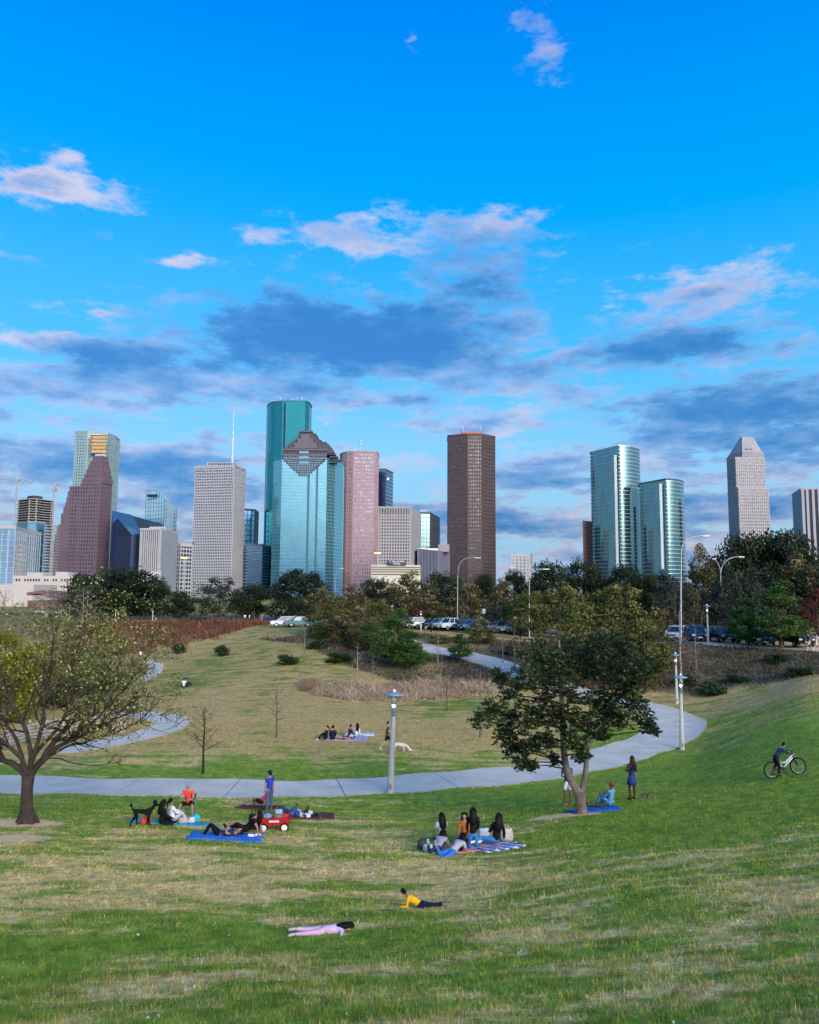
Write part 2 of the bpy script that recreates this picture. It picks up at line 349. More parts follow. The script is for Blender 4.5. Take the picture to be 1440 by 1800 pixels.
xs = np.concatenate([-ex[::-1], np.arange(-75, 75.01, .5), ex]); ey = np.cumsum(1.0*1.25**np.arange(1, 32)); ey = ey[ey < 7000]
ys = np.concatenate([-40-ey[::-1][-12:], np.arange(-40, 172.01, .5), 172+ey])
X, Y = np.meshgrid(xs, ys); Z = terr(X, Y); nx, ny = len(xs), len(ys)
idx = np.arange(nx*ny).reshape(ny, nx)
Fg = np.stack([idx[:-1, :-1], idx[:-1, 1:], idx[1:, 1:], idx[1:, :-1]], -1).reshape(-1, 4)
xr, yr = X.ravel(), Y.ravel()
me = np_mesh('ground', np.stack([xr, yr, Z.ravel()], 1), Fg, attrs={'tint': np.full(len(xr), .47), 'dry': f_dry(xr, yr), 'brush': f_brush(xr, yr), 'dirt': f_dirt(xr, yr)}, smooth=True)
link_mesh('ground', me, GM, kind='structure')
# ------------------------------------------------------------------ paths, pavement, road
conc = mat('concrete', (.48, .46, .37), .85, var=.17, scale=.7, bump=.15)
conc2 = mat('concrete_joint', (.16, .15, .14), .9)
asph = mat('asphalt', (.055, .055, .06), .85, var=.25, scale=2)
def smooth_line(P, step=.5):
    P = [np.array(p, float) for p in P]; out = []
    Q = [2*P[0]-P[1]]+P+[2*P[-1]-P[-2]]
    for i in range(1, len(Q)-2):
        n = max(2, int(np.linalg.norm(Q[i+1]-Q[i])/step))
        for k in range(n):
            t = k/n; a, b, c, d = Q[i-1:i+3]
            out.append(.5*((2*b)+(-a+c)*t+(2*a-5*b+4*c-d)*t*t+(-a+3*b-3*c+d)*t**3))
    out.append(P[-1]); return np.array(out)
PATHS = []
def strip(name, L, w, m, lift, slab=None, slab_name='slab', thick=.12, across=7):
    """a ribbon laid on the terrain along centre line L, w wide; cut into slabs of length slab"""
    T = np.gradient(L, axis=0); T /= np.linalg.norm(T, axis=1)[:, None]; N = np.stack([-T[:, 1], T[:, 0]], 1)
    W = w if hasattr(w, '__len__') else np.full(len(L), w)
    def rows(i0, i1, lift, gap, wk=1.0):
        mb = MB(); pts = []
        for i in range(i0, i1+1):
            p = L[i]; e = 0
            if i == i0: e = gap
            if i == i1: e = -gap
            p = p+T[i]*e
            row = [p+N[i]*W[i]*wk*(.5-k/(across-1)) for k in range(across)]
            pts.append([(q[0], q[1], tz(q[0], q[1])+lift) for q in row])
        n = len(pts); vs = [q for r in pts for q in r]; fs = []
        for i in range(n-1):
            for k in range(across-1):
                a = i*across+k; fs.append((a, a+1, a+across+1, a+across)[::-1] if False else (a+1, a, a+across, a+across+1)[::-1])
        ring = [k for k in range(across)]+[i*across+across-1 for i in range(1, n)]+[(n-1)*across+k for k in range(across-2, -1, -1)]+[i*across for i in range(n-2, 0, -1)]
        o = len(vs); vs += [(vs[k][0], vs[k][1], vs[k][2]-thick) for k in ring]
        m_ = len(ring)
        for k in range(m_): fs.append((ring[k], ring[(k+1) % m_], o+(k+1) % m_, o+k))
        return mb.add(vs, fs)
    base = rows(0, len(L)-1, lift-(.02 if slab else 0), 0, .995).build(name, conc2 if slab else m, kind='structure')
    if slab:
        acc = 0; i0 = 0
        for i in range(1, len(L)):
            acc += np.linalg.norm(L[i]-L[i-1])
            if acc >= slab or i == len(L)-1:
                if i > i0: rows(i0, i, lift, .03).build(slab_name, m, base)
                i0 = i; acc = 0
    PATHS.append((L, W)); return base
def line_px(P): return smooth_line([tuple(ground(u, v))[:2] for u, v in P])
LM = line_px([(-330, 1372), (-120, 1375), (0, 1379), (240, 1384), (480, 1387), (690, 1380), (860, 1366), (960, 1355), (1046, 1338), (1112, 1317), (1165, 1298), (1192, 1280), (1190, 1264), (1150, 1249), (1090, 1236), (1020, 1220), (955, 1200), (880, 1169), (820, 1153), (765, 1143), (715, 1130), (650, 1113), (600, 1104)])
WM = np.interp(np.arange(len(LM)), [0, len(LM)*.35, len(LM)*.55, len(LM)], [3.6, 3.6, 4.2, 3.2])
strip('path', LM, WM, conc, .028, 5.0)
LS = line_px([(100, 1318), (150, 1313), (215, 1301), (262, 1290), (296, 1278), (302, 1268), (280, 1261), (250, 1258), (215, 1257), (150, 1259)])
strip('path', LS, 2.6, conc, .03, 4.5)
LF = line_px([(236, 1164), (252, 1163), (268, 1166), (274, 1173), (268, 1184), (258, 1192), (248, 1197)])
strip('path', LF, 1.9, conc, .05)
LP_ = line_px([(1085, 1120), (1150, 1124.5), (1240, 1131), (1330, 1137), (1440, 1143), (1600, 1151)])
strip('sidewalk', LP_, 2.0, conc, .10, 3.0)
LR = smooth_line([(110, 101), (60, 101), (36, 104), (20, 120), (4, 144), (-18, 170), (-70, 196), (-140, 210)], 2.0)
strip('road', LR, 20, asph, .03, across=6)
def on_path(x, y, pad=.05):
    hit = np.zeros(len(x), bool)
    for L, Wd in PATHS:
        for k in range(0, len(L), 1):
            r = Wd[k]/2+pad; hit |= ((x-L[k, 0])**2+(y-L[k, 1])**2) < r*r
    return hit
# ------------------------------------------------------------------ grass blades (stuff)
def blades(name, x, y, h, w, lean, m, tint=None, parent=None, attrs=True, z=None):
    n = len(x); z = terr(x, y) if z is None else z; a = rng.uniform(0, 6.283, n); l = rng.uniform(0, 6.283, n)
    dx, dy = np.cos(a)*w/2, np.sin(a)*w/2; lx, ly = np.cos(l)*lean*h, np.sin(l)*lean*h
    V = np.empty((n, 3, 3)); V[:, 0] = np.stack([x-dx, y-dy, z-.01], 1); V[:, 1] = np.stack([x+dx, y+dy, z-.01], 1); V[:, 2] = np.stack([x+lx, y+ly, z+h], 1)
    at = None
    if attrs: at = {'dry': np.repeat(np.clip(f_dry(x, y)+rng.normal(0, .17, n), -.4, 1.4), 3), 'brush': np.zeros(3*n), 'dirt': np.zeros(3*n), 'tint': np.repeat(np.clip(rng.normal(.5, .28, n), 0, 1), 3)}
    me = np_mesh(name, V.reshape(-1, 3), np.arange(3*n).reshape(-1, 3), tint, at)
    return link_mesh(name, me, m, parent, 'stuff')
n = 330000; yb = 8.2*np.exp(rng.random(n)*math.log(62/8.2)); tb = rng.uniform(-.72, .72, n); xb = tb*yb
k = ~on_path(xb, yb) & (f_dirt(xb, yb) < .75*rng.random(n)+.05) & (f_brush(xb, yb) < .5); xb, yb = xb[k], yb[k]
n = len(xb); blades('grass', xb, yb, rng.uniform(.02, .055, n)*(1+.02*yb), .006*(yb/9)**.85*rng.uniform(.7, 1.4, n), rng.uniform(.1, .9, n), GM)
# grass creeping over the path edges, and taller tufts near the viewer
ex_, ey_ = [], []
for L, Wd in PATHS[:3]:
    T_ = np.gradient(L, axis=0); T_ /= np.linalg.norm(T_, axis=1)[:, None]; N_ = np.stack([-T_[:, 1], T_[:, 0]], 1)
    for s in (-1, 1):
        q = np.repeat(L+N_*(Wd/2)[:, None]*s, 70, 0); q = q+np.repeat(T_, 70, 0)*rng.uniform(-.3, .3, (len(q), 1))+np.repeat(N_, 70, 0)*s*(np.abs(rng.normal(0, .09, (len(q), 1)))-.05*rng.random((len(q), 1))-.03*np.sin(q[:, :1]*5)); ex_.append(q[:, 0]); ey_.append(q[:, 1])
ex_, ey_ = np.concatenate(ex_), np.concatenate(ey_); n = len(ex_); blades('grass', ex_, ey_, rng.uniform(.04, .10, n), .02*rng.uniform(.6, 1.5, n), rng.uniform(.2, .9, n), GM)
n = 6500; yb = 8.5*np.exp(rng.random(n)*math.log(36/8.5)); xb = rng.uniform(-.7, .7, n)*yb; kk = ~on_path(xb, yb, .1) & (f_dirt(xb, yb) < .4); xb, yb = np.repeat(xb[kk], 14), np.repeat(yb[kk], 14); n = len(xb)
xb = xb+rng.normal(0, .035, n)*(1+.03*yb); yb = yb+rng.normal(0, .035, n)*(1+.03*yb); blades('grass', xb, yb, rng.uniform(.04, .10, n), .007*(yb/9)**.8, rng.uniform(.1, .9, n), GM)
# ------------------------------------------------------------------ tall weeds on the banks
def region(n, u0, u1, f):
    x = []; y = []
    while sum(map(len, x)) < n:
        t = rng.uniform((u0-720)/F, (u1-720)/F, n); yy = rng.uniform(60, 165, n); q = f(t*yy, yy, t); kk = rng.random(n) < q*yy/165
        x.append(t[kk]*yy[kk]); y.append(yy[kk])
    return np.concatenate(x)[:n], np.concatenate(y)[:n]
weedm = leafmat('dry_weeds', (.024, .024, .012), (.08, .064, .036), (.20, .155, .09), .85)
x, y = region(42000, 400, 1700, lambda x, y, t: f_brush(x, y))
kk = ~on_path(x, y, .4); x, y = x[kk], y[kk]; n = len(x)
patch = .5+.5*np.sin(x*.9+2*np.sin(y*.31))*np.sin(y*.6+x*.2)
h = rng.gamma(2.5, .12, n)*(.25+.85*patch); blades('dry_brush', x, y, h, .06+.10*rng.random(n), rng.uniform(.2, 1.2, n), weedm, np.clip(rng.normal(.36+.2*patch, .24, n), 0, 1), attrs=False)
redm = leafmat('russet_grass', (.06, .026, .016), (.165, .068, .04), (.29, .145, .085), .85)
pr = [ground(u, v) for u, v in [(205, 1138), (330, 1148), (400, 1142), (460, 1122)]]
def f_red(x, y, t):
    u = t*F+720; lo = np.interp(u, [150, 215, 300, 380, 430, 480], [116, 118, 121, 124, 131, 142]); return ((y > lo+2.5*np.sin(u*.09)) & (y < np.interp(u, [150, 380, 480], [149, 149, 148])) & (u < 482)).astype(float)*np.clip((y-lo)/5+.12+.5*np.sin(x*1.1)*np.sin(y*.8), .06, 1)
x, y = region(22000, 120, 485, f_red); n = len(x)
cl_ = .5+.5*np.sin(x*.8+1.7*np.sin(y*.5)); blades('russet_grass', x, y, rng.gamma(2.2, .27, n)*(.3+.9*cl_), .08+.10*rng.random(n), rng.uniform(.1, .9, n), redm, np.clip(rng.normal(.25+.35*cl_, .22, n), 0, 1), attrs=False)
tanm = leafmat('tan_grass', (.16, .115, .07), (.42, .31, .195), (.62, .50, .34), .85)
def f_tan(x, y, t):
    u = t*F+720; lo = np.interp(u, [535, 560, 620, 700, 800, 900], [79, 73.5, 70.5, 70.5, 73, 76]); return ((y > lo) & (y < lo+np.interp(u, [535, 600, 760, 900], [4, 9, 10, 4])) & (u > 535) & (u < 900)).astype(float)
x, y = region(15000, 530, 900, f_tan); n = len(x)
cl_ = .5+.5*np.sin(x*1.1+1.7*np.sin(y*.9)); blades('tan_grass', x, y, rng.gamma(3, .11, n)*(.45+.8*cl_), .06+.07*rng.random(n), rng.uniform(.3, 1.8, n), tanm, np.clip(rng.normal(.35+.25*cl_, .25, n), 0, 1), attrs=False)
x, y = region(2500, 538, 565, lambda x, y, t: ((y > 76) & (y < 80)).astype(float)); n = len(x)
blades('tan_grass', x, y, rng.uniform(.3, .9, n), .06, rng.uniform(.2, 1.4, n), tanm, np.clip(rng.normal(.3, .2, n), 0, 1), attrs=False)
# fallen leaves and scraps on the lawn
n = 480; yb = 9*np.exp(rng.random(n)*math.log(60/9)); xb = rng.uniform(-.6, .6, n)*yb; zb = terr(xb, yb)+.05; a = rng.uniform(0, 6.28, n); s = rng.uniform(.008, .028, n)*(1+.02*yb)
V = np.stack([np.stack([xb+np.cos(a+k*1.571)*s*(1 if k % 2 else .55), yb+np.sin(a+k*1.571)*s*(1 if k % 2 else .55), zb+rng.uniform(-.02, .03, n)], 1) for k in range(4)], 1)
link_mesh('fallen_leaves', np_mesh('fallen_leaves', V.reshape(-1, 3), np.arange(4*n).reshape(-1, 4), rng.random(n)), leafmat('fallen_leaf', (.16, .11, .06), (.42, .36, .26), (.62, .60, .52), .8), None, 'stuff')
# ------------------------------------------------------------------ the skyline
def glass(name, c, rough=.07, metal=.85, wob=.02, var=.08, blinds=0):
    if name in MATS: return MATS[name]
    m = mat(name, c, rough, metal, var=var, scale=.05, spec=.6); g = NG(m.node_tree); b = m.node_tree.nodes['Principled BSDF']
    pos = g.n('ShaderNodeTexCoord').outputs['Object']; bn = g.n('ShaderNodeBump'); bn.inputs['Strength'].default_value = .35; bn.inputs['Distance'].default_value = wob*8
    g.put(bn.inputs['Height'], g.noise(g.v('MULTIPLY', pos, (1, 1, .5)), .12, 3, .5)); m.node_tree.links.new(bn.outputs[0], b.inputs['Normal'])
    if blinds:
        wn = g.n('ShaderNodeTexWhiteNoise'); g.put(wn.inputs[0], g.v('FLOOR', g.v('DIVIDE', pos, (blinds, blinds*1.7, blinds*1.15))))
        old = b.inputs['Base Color'].links[0].from_socket
        g.put(b.inputs['Base Color'], g.mix(g.ramp(wn.outputs[0], [(.45, 0), (.8, .35), (1, 1)]), old, tuple(min(1, x*2+.03) for x in c)))
    return m
dark_win = glass('dark_window', (.03, .038, .052), .12, .3, blinds=3.4)
grey_win = glass('grey_window', (.10, .13, .17), .1, .6)
roofm = mat('roof_gravel', (.2, .2, .2), .9)
steel = mat('painted_steel', (.45, .47, .48), .5, .3)
ZB = 3.2
def tops(spec, ref, d):
    u, v = spec[ref]; p = at(u, v, d); zt = p.z; out = []
    for i, (a, b) in enumerate(spec):
        q = p if i == ref else at_z(a, b, zt); out.append((q.x, q.y))
    return out, zt
def close(P, depth=None):
    """three visible roof corners -> a parallelogram; more -> closed straight back"""
    if depth is None: return P+[(P[0][0]+P[-1][0]-P[1][0], P[0][1]+P[-1][1]-P[1][1])]
    return P+[(P[-1][0]*1.01, P[-1][1]+depth), (P[0][0]*1.01, P[0][1]+depth)]
def facade(mb, P, z0, z1, bay, fh, pier=.35, span=.4, pr=.5, mode='grid', closed=True, skip=()):
    n = len(P); E = range(n if closed else n-1)
    for i in E:
        if i in skip: continue
        a, b = Vector(P[i]), Vector(P[(i+1) % n]); e = b-a; L = e.length
        if L < .5: continue
        e /= L; nrm = Vector((e.y, -e.x)); mid = (a+b)/2
        if nrm.dot(Vector((0, 0))-mid-OFF) < -.15*(mid+OFF).length: continue
        rz = math.atan2(e.y, e.x)
        nb = max(1, round(L/bay)); bw = L/nb
        nf = max(1, round((z1-z0)/fh)); hh = (z1-z0)/nf
        if mode in ('grid', 'fins'):
            for k in range(nb+1):
                w = bw*pier; t = min(max(k*bw, w/2), L-w/2); c = a+e*t+nrm*(pr*.5-.05)
                mb.box((c.x, c.y, (z0+z1)/2), (w, pr+.1, z1-z0), rz)
        if mode in ('grid', 'bands'):
            q = pr*.72
            for k in range(nf+1):
                t = hh*span; zc = min(max(z0+k*hh, z0+t/2), z1-t/2); c = mid+nrm*(q*.5-.05)
                mb.box((c.x, c.y, zc), (L-.02, q+.1, t), rz)
OFF = Vector((0, 0))
def tower(name, label, P, zt, wall, win, bay, fh, pier=.35, span=.4, pr=.5, mode='grid', z0=ZB, smooth=False, root=None, parapet=2.0, roof_name='roof', cat='skyscraper', group='downtown towers', skip=()):
    global OFF
    cx = sum(p[0] for p in P)/len(P); cy_ = sum(p[1] for p in P)/len(P)
    if root is None:
        root = empty(name, (cx, cy_, ZB), label=label, cat=cat, group=group)
    ox, oy = root.location.x, root.location.y
    Q = [(p[0]-ox, p[1]-oy) for p in P]; OFF = Vector((ox, oy))
    MB().prism(Q, z0-ZB, zt-ZB, cap=False, bot=False).build('windows', win, root, smooth=smooth)
    if mode:
        mb = MB(); facade(mb, Q, z0-ZB, zt-ZB, bay, fh, pier, span, pr, mode, skip=skip); mb.build('wall', wall, root, kind='stuff')
    sc = 1.0+.9*pr/max(8, math.dist(Q[0], (0, 0))); qx = sum(q[0] for q in Q)/len(Q); qy = sum(q[1] for q in Q)/len(Q)
    Rr = [(qx+(q[0]-qx)*(sc+.02), qy+(q[1]-qy)*(sc+.02)) for q in Q]
    MB().prism(Rr, zt-ZB-.01, zt-ZB+parapet).build(roof_name, wall, root)
    return root
def wbox(mb, root, u0, u1, v0, v1, d, depth):
    """box whose near face spans those bearings, at distance d, relative to root"""
    a, b = at(u0, v1, d), at(u1, v0, d); x0, x1 = a.x, b.x; c = ((x0+x1)/2-root.location.x, d+depth/2-root.location.y, (a.z+b.z)/2-root.location.z)
    mb.box(c, (x1-x0, depth, b.z-a.z)); return c
# --- slim grey-teal tower with a window panel painted with a golden sunset reflection
teal_conc = mat('teal_concrete', (.22, .33, .34), .6, var=.08, scale=.02)
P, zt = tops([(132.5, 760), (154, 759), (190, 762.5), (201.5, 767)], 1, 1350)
t = tower('skyscraper', 'grey-teal chamfered tower with a window panel painted gold as a sunset reflection, behind the stepped red granite tower', close(P, 40), zt, teal_conc, glass('slate_glass', (.12, .2, .24), .1, .6), 4.6, 5.2, .5, .45, .7)
mb = MB(); wbox(mb, t, 159.5, 187.5, 765.5, 797, 1349-8, 3); mb.build('painted_sunset_panel', glass('sunset_painted_glass', (1, .50, .17), .2, .9), t)  # gold base colour stands in for sunset light reflected in the panes
mb = MB(); c = [wbox(mb, t, 158.5, 188.5, v-.5, v+.5, 1339, 2.5) for v in (765, 771, 777, 783, 789, 796)]; wbox(mb, t, 157, 159.5, 764, 830, 1338, 4); wbox(mb, t, 187.5, 190, 765, 830, 1338, 4); mb.build('panel_frame', mat('panel_frame', (.2, .19, .2), .6), t)
for u in (141, 152, 157, 163, 180, 183, 192): mb = MB(); wbox(mb, t, u, u+.7, 755+rng.uniform(-1, 2), 761, 1362, .8); mb.build('antenna', steel, t)
# --- red granite tower stepped like gables
gran = mat('red_granite', (.135, .094, .118), .7, var=.1, scale=.05)
d0 = 1150; pM = at(176, 844, d0)
root = empty('skyscraper', (pM.x, pM.y, ZB), label='dark red granite tower rising in stair-step gables', cat='skyscraper', group='downtown towers')
OFF = Vector((pM.x, pM.y))
yawA = R(14)      # its broad face turns a little to the left, the narrow one recedes right
ea = Vector((-math.cos(yawA), math.sin(yawA))); eb = Vector((math.sin(yawA)*1.0, math.cos(yawA)))
def ulen(u): return abs((at(u, 850, d0).x-pM.x))/math.cos(yawA)*1.0
bw_, ww_ = MB(), MB()
def col_box(a0, a1, b0, b1, zt, grid=True, z0=0, fh=5.6, bay=4.4):
    P = [ea*a1+eb*b0, ea*a0+eb*b0, ea*a0+eb*b1, ea*a1+eb*b1]; P = [(p.x, p.y) for p in P]
    bw_.prism(P, z0, zt)
    facade(ww_, P, z0, zt, bay, fh, .42, .42, .7, 'grid')
def zv(v, d=d0): return at(176, v, d).z-ZB
depthB = 29.0
# main gable: tiers shrink towards the top
T0 = zv(848); col_box(0, ulen(138), 0, depthB, T0)
nT = 6
for i in range(nT):
    f0 = (i+.55)/nT; z0 = zv(848-(848-799)*i/nT); z1 = zv(848-(848-799)*(i+1)/nT)
    col_box(0+ulen(187)*.78*f0*.9-2, ulen(138)-f0*(ulen(138)-ulen(152)), 1.5+9*f0, depthB-7*f0, z1, z0=z0+.02, fh=z1-z0-.05)
mb = MB()
for k in range(11):
    a = ulen(187)*.65+(ulen(152)-ulen(187)*.65)*k/10-2; p = ea*a+eb*13
    mb.box((p.x, p.y, zv(797.6)), (1.6, 1.6, 4.2), -yawA)
# lower shoulders stepping down to the left
steps = [(138, 116, 853), (116, 113, 862), (113, 111, 872), (111, 109, 882), (109, 106, 890), (106, 102, 901), (102, 97, 921), (97, 95, 925), (95, 92, 938), (92, 89, 951), (89, 86, 962), (86, 83, 972)]
for (r_, l_, v) in steps: col_box(ulen(r_)+.02, ulen(l_), 1.0, 27, zv(v))
bw_.build('windows', glass('plum_window', (.06, .055, .085), .15, .3, blinds=4.4), root); ww_.build('wall', gran, root, kind='stuff'); mb.build('roof_finial', mat('pale_stone', (.5, .48, .48), .7), root, kind='stuff')
# --- tower under construction with its two cranes
raw = mat('raw_concrete', (.32, .31, .31), .85, var=.15, scale=.1)
P, zt = tops([(31, 879), (52, 876), (66, 876.5), (94.5, 880)], 1, 900); P = close(P, 38)
blue_glass = glass('deep_blue_glass', (.10, .26, .36), .06, .85)
zg = at(52, 920, 900).z
root = tower('skyscraper', 'unfinished tower with bare concrete floor slabs above dark blue glass', P[:2]+[(P[2][0], P[2][1])]+[((P[2][0]*.45+P[3][0]*.55), (P[2][1]*.45+P[3][1]*.55)), (P[3][0]*1.04, P[3][1]+38), (P[0][0]*1.04, P[0][1]+38)], zg, mat('steel_blue_mullion', (.12, .2, .27), .5), blue_glass, 9, 12, .10, .06, .3)
P[4], P[5] = (P[3][0]*1.04, P[3][1]+38), (P[0][0]*1.04, P[0][1]+38)
ox, oy = root.location.x, root.location.y; Q = [(p[0]-ox, p[1]-oy) for p in P]; Qs = [(q[0]*.86, q[1]*.86) for q in Q]
nS = 10
for k in range(nS):
    z = zg-ZB+(zt-zg)*(k+1)/nS; MB().prism(Q, z-.7, z).build('floor_slab', raw, root)
mbc = MB()
for q in Q:
    for s in (.9, .45):
        mbc.box((q[0]*s, q[1]*s, (zg+zt)/2-ZB), (1.3, 1.3, zt-zg-.05))
mbc.build('concrete_column', raw, root, kind='stuff')
MB().prism([(q[0]*.42, q[1]*.42) for q in Q], zg-ZB+2.1, zt-ZB+5).build('lift_core', mat('core_concrete', (.05, .05, .055), .9), root)
side = [P[3], (P[3][0]*.97-1, P[3][1]+38)]
a, b = Vector((Q[2][0]*.45+Q[3][0]*.55, Q[2][1]*.45+Q[3][1]*.55)), Vector(Q[3]); mb = MB()
for k in range(24):
    z = 4+(zg-ZB-5)*k/23; mb.prism([(a.x+.1, a.y), (b.x, b.y), (b.x, b.y+20), (a.x+.1, a.y+20)], z, z+1.2)
mb.build('side_slabs', raw, root, kind='stuff')
def crane(u, vb, vt, d, label, jib, luff=False):
    a = at(u, vb, d); b = at(u+(2 if luff else .5), vt, d); root = empty('tower_crane', (a.x, a.y, ZB), label=label, cat='crane', group='tower cranes')
    h = b.z-ZB; mm = mat('crane_steel', (.34, .36, .40), .6); mb = MB(); w = 1.1
    for sx in (-w, w):
        for sy in (-w, w): mb.tube([(sx, sy, 0), (sx, sy, h)], .28, 4)
    n = int(h/4.5)
    for k in range(n):
        z = h*k/n; mb.tube([(-w, -w, z), (w, -w, z+h/n)], .2, 4); mb.tube([(w, w, z), (-w, w, z+h/n)], .2, 4); mb.tube([(-w, w, z), (-w, -w, z+h/n)], .2, 4)
    mb.build('mast', mm, root)
    (j0, v0), (j1, v1) = jib; p0 = at(j0, v0, d)-Vector(root.location); p1 = at(j1, v1, d)-Vector(root.location); mb = MB()
    for off in ((0, -.7, 0), (0, .7, 0), (0, 0, 1.6)): mb.tube([p0+Vector(off), p1+Vector(off)], .28, 4)
    n = 14
    for k in range(n):
        q0 = p0.lerp(p1, k/n); q1 = p0.lerp(p1, (k+1)/n); mb.tube([q0+Vector((0, -.7, 0)), q1+Vector((0, 0, 1.6))], .16, 4)
    mb.build('jib', mm, root)
    MB().box((0, 0, h+1), (3, 3, 3)).build('cab', mat('crane_cab', (.28, .29, .31), .6), root); MB().box((p1.x, p1.y, p1.z-.6), (4, 2, 2.6)).build('counterweight', MATS['crane_cab'], root)
    mb = MB(); top = Vector((0, 0, h+9)); mb.tube([(0, 0, h+2), top], .4, 4)
    if not luff: mb.tube([top, p0.lerp(p1, .25)], .14, 4); mb.tube([top, p0.lerp(p1, .93)], .14, 4)
    mb.build('apex_post', mm, root)
crane(26.5, 930, 845, 880, 'tall crane with a level jib left of the unfinished tower', ((-25, 840), (54, 846.5)))
crane(93.5, 925, 862, 915, 'small luffing crane on the right of the unfinished tower', ((92, 864), (99, 851)), True)
# --- far-left glass office block
beige = mat('beige_panel', (.42, .38, .35), .7)
P, zt = tops([(-60, 930), (16, 929.5), (28, 930.5), (48.5, 936)], 1, 600); P = close(P, 30)
t = tower('office_block', 'pale blue glass office block with beige top at left edge', P, zt, mat('white_mullion', (.36, .40, .44), .5), glass('pale_blue_glass', (.42, .66, .80), .06, .9), 5.2, 4.2, .1, .08, .3, parapet=.3, cat='office block', group=None)
ox, oy = t.location.x, t.location.y; Q = [(p[0]-ox, p[1]-oy) for p in P]
MB().prism([(q[0]*1.02, q[1]*1.02) for q in Q], zt-ZB+.35, zt-ZB+2.4).build('cornice', beige, t)
mb = MB(); OFF = Vector((ox, oy)); facade(mb, [Q[2], Q[3]], 0, zt-ZB-9, 7.0, 3.9, .2, .3, .25, 'grid', closed=False); mb.build('grid_frame', beige, t, kind='stuff')
# --- dark prism tower with a sloping roof, and the slanted block behind it
navy = glass('navy_glass', (.012, .02, .07), .12, .55); slope_m = glass('slope_glass', (.07, .14, .21), .2, .5)
def roof_solid(name, label, C, wall, roof, sides_to=ZB, grp=None):
    """C: roof corners in world, left to right then back; walls drop to the ground"""
    n = len(C); cx = sum(c.x for c in C)/n; cyy = sum(c.y for c in C)/n
    t = empty(name, (cx, cyy, ZB), label=label, cat='skyscraper', group=grp)
    L = [(c.x-cx, c.y-cyy, c.z-ZB) for c in C]
    MB().add([(a, b, 0) for a, b, c in L]+L, [(i, (i+1) % n, n+(i+1) % n, n+i) for i in range(n)]).build('windows', wall, t)
    c0 = (sum(l[0] for l in L)/n, sum(l[1] for l in L)/n, sum(l[2] for l in L)/n)
    MB().add(L+[(l[0], l[1], l[2]-1.2) for l in L]+[c0], [(i, (i+1) % n, 2*n) for i in range(n)]+[(n+i, n+(i+1) % n, (i+1) % n, i) for i in range(n)]).build('roof', roof, t)
    return t
def pane_lines(t, C, nu, nv, m, off=.3):
    mb = MB(); o = Vector(t.location)
    A, B = C; e = B-A; L = Vector((e.x, e.y)).length; rz = math.atan2(e.y, e.x); nrm = Vector((e.y, -e.x, 0)).normalized()
    for k in range(nu+1):
        p = A.lerp(B, k/nu)-o+nrm*off*.5; mb.box((p.x, p.y, p.z/2), (.45, off, p.z-.1), rz)
    for k in range(1, nv):
        p = (A+B)/2-o+nrm*off*.4; mb.box((p.x, p.y, min(A.z, B.z)*k/nv-ZB), (L-.1, off*.7, .5), rz)
    return mb.build('mullion', m, t, kind='stuff')
mull = mat('dark_mullion', (.025, .035, .06), .5)
d = 1100
A, B_, C_, D_, E_ = at(207.5, 911, d), at(231, 940, d), at(250, 938, d+55), at(232, 905, d+60), at(197, 897.5, d+45)
E0 = at(198, 920, d+5)
t = roof_solid('skyscraper', 'near-black glass prism tower with a steep sloping roof', [E0, A, B_, C_, D_, E_], navy, slope_m, grp='downtown towers'); pane_lines(t, (A, B_), 10, 30, mull)
A, B_ = at(231.5, 906.5, 1210), at(285, 921, 1190)
t = roof_solid('skyscraper', 'low teal glass block with slanting top behind the near-black prism', [A, B_, at(286, 921, 1240), at(233, 906.5, 1260)], slope_m, slope_m, grp='downtown towers'); pane_lines(t, (A, B_), 14, 26, mull)
# --- glass tower with a curved slanting crown
lt = glass('light_teal_glass', (.55, .80, .86), .12, .55)
C = [at(257.5, 862, 1250), at(276, 861.5, 1236), at(289.5, 877, 1224), at(300, 884, 1234), at(311, 891, 1246), at(309, 891, 1290), at(276, 861.5, 1290)]
t = roof_solid('skyscraper', 'pale glass tower with curved slanting crown left of the white grid tower', C, lt, lt, grp='downtown towers')
pane_lines(t, (C[0], C[1]), 4, 26, mull); pane_lines(t, (C[1], C[2]), 3, 26, mull); pane_lines(t, (C[2], C[4]), 6, 24, mull)
mb = MB(); wbox(mb, t, 258.6, 276, 869, 873.5, 1232, 3); mb.build('dark_louvre', navy, t)
# --- striped concrete block in front
wc = mat('pale_concrete', (.36, .365, .385), .75, var=.08, scale=.08)
P, zt = tops([(247.5, 932), (283.5, 931.7), (312, 939)], 1, 800)
gc = mat('grey_concrete', (.27, .29, .31), .75, var=.1, scale=.08)
root = tower('office_block', 'concrete block with white vertical fins and a blank grey side', close(P), zt, wc, dark_win, 2.3, 60, .5, .1, .9, 'fins', skip=(1, 2, 3), cat='office block', group=None)
Q = [(p[0]-root.location.x, p[1]-root.location.y) for p in close(P)]; e = Vector(Q[2])-Vector(Q[1]); c = (Vector(Q[1])+Vector(Q[2]))/2
nr = Vector((e.y, -e.x)).normalized(); c += nr*.3
MB().box((c.x, c.y, (zt-ZB)/2), (e.length-.05, .8, zt-ZB-.05), math.atan2(e.y, e.x)).build('side_wall', gc, root)
mb = MB(); wbox(mb, root, 263, 292, 926, 931.6, 812, 22); mb.build('penthouse', wc, root)
mb = MB(); wbox(mb, root, 246, 283, 1004, 1047, 795.5, 3); mb.build('base_wall', wc, root)
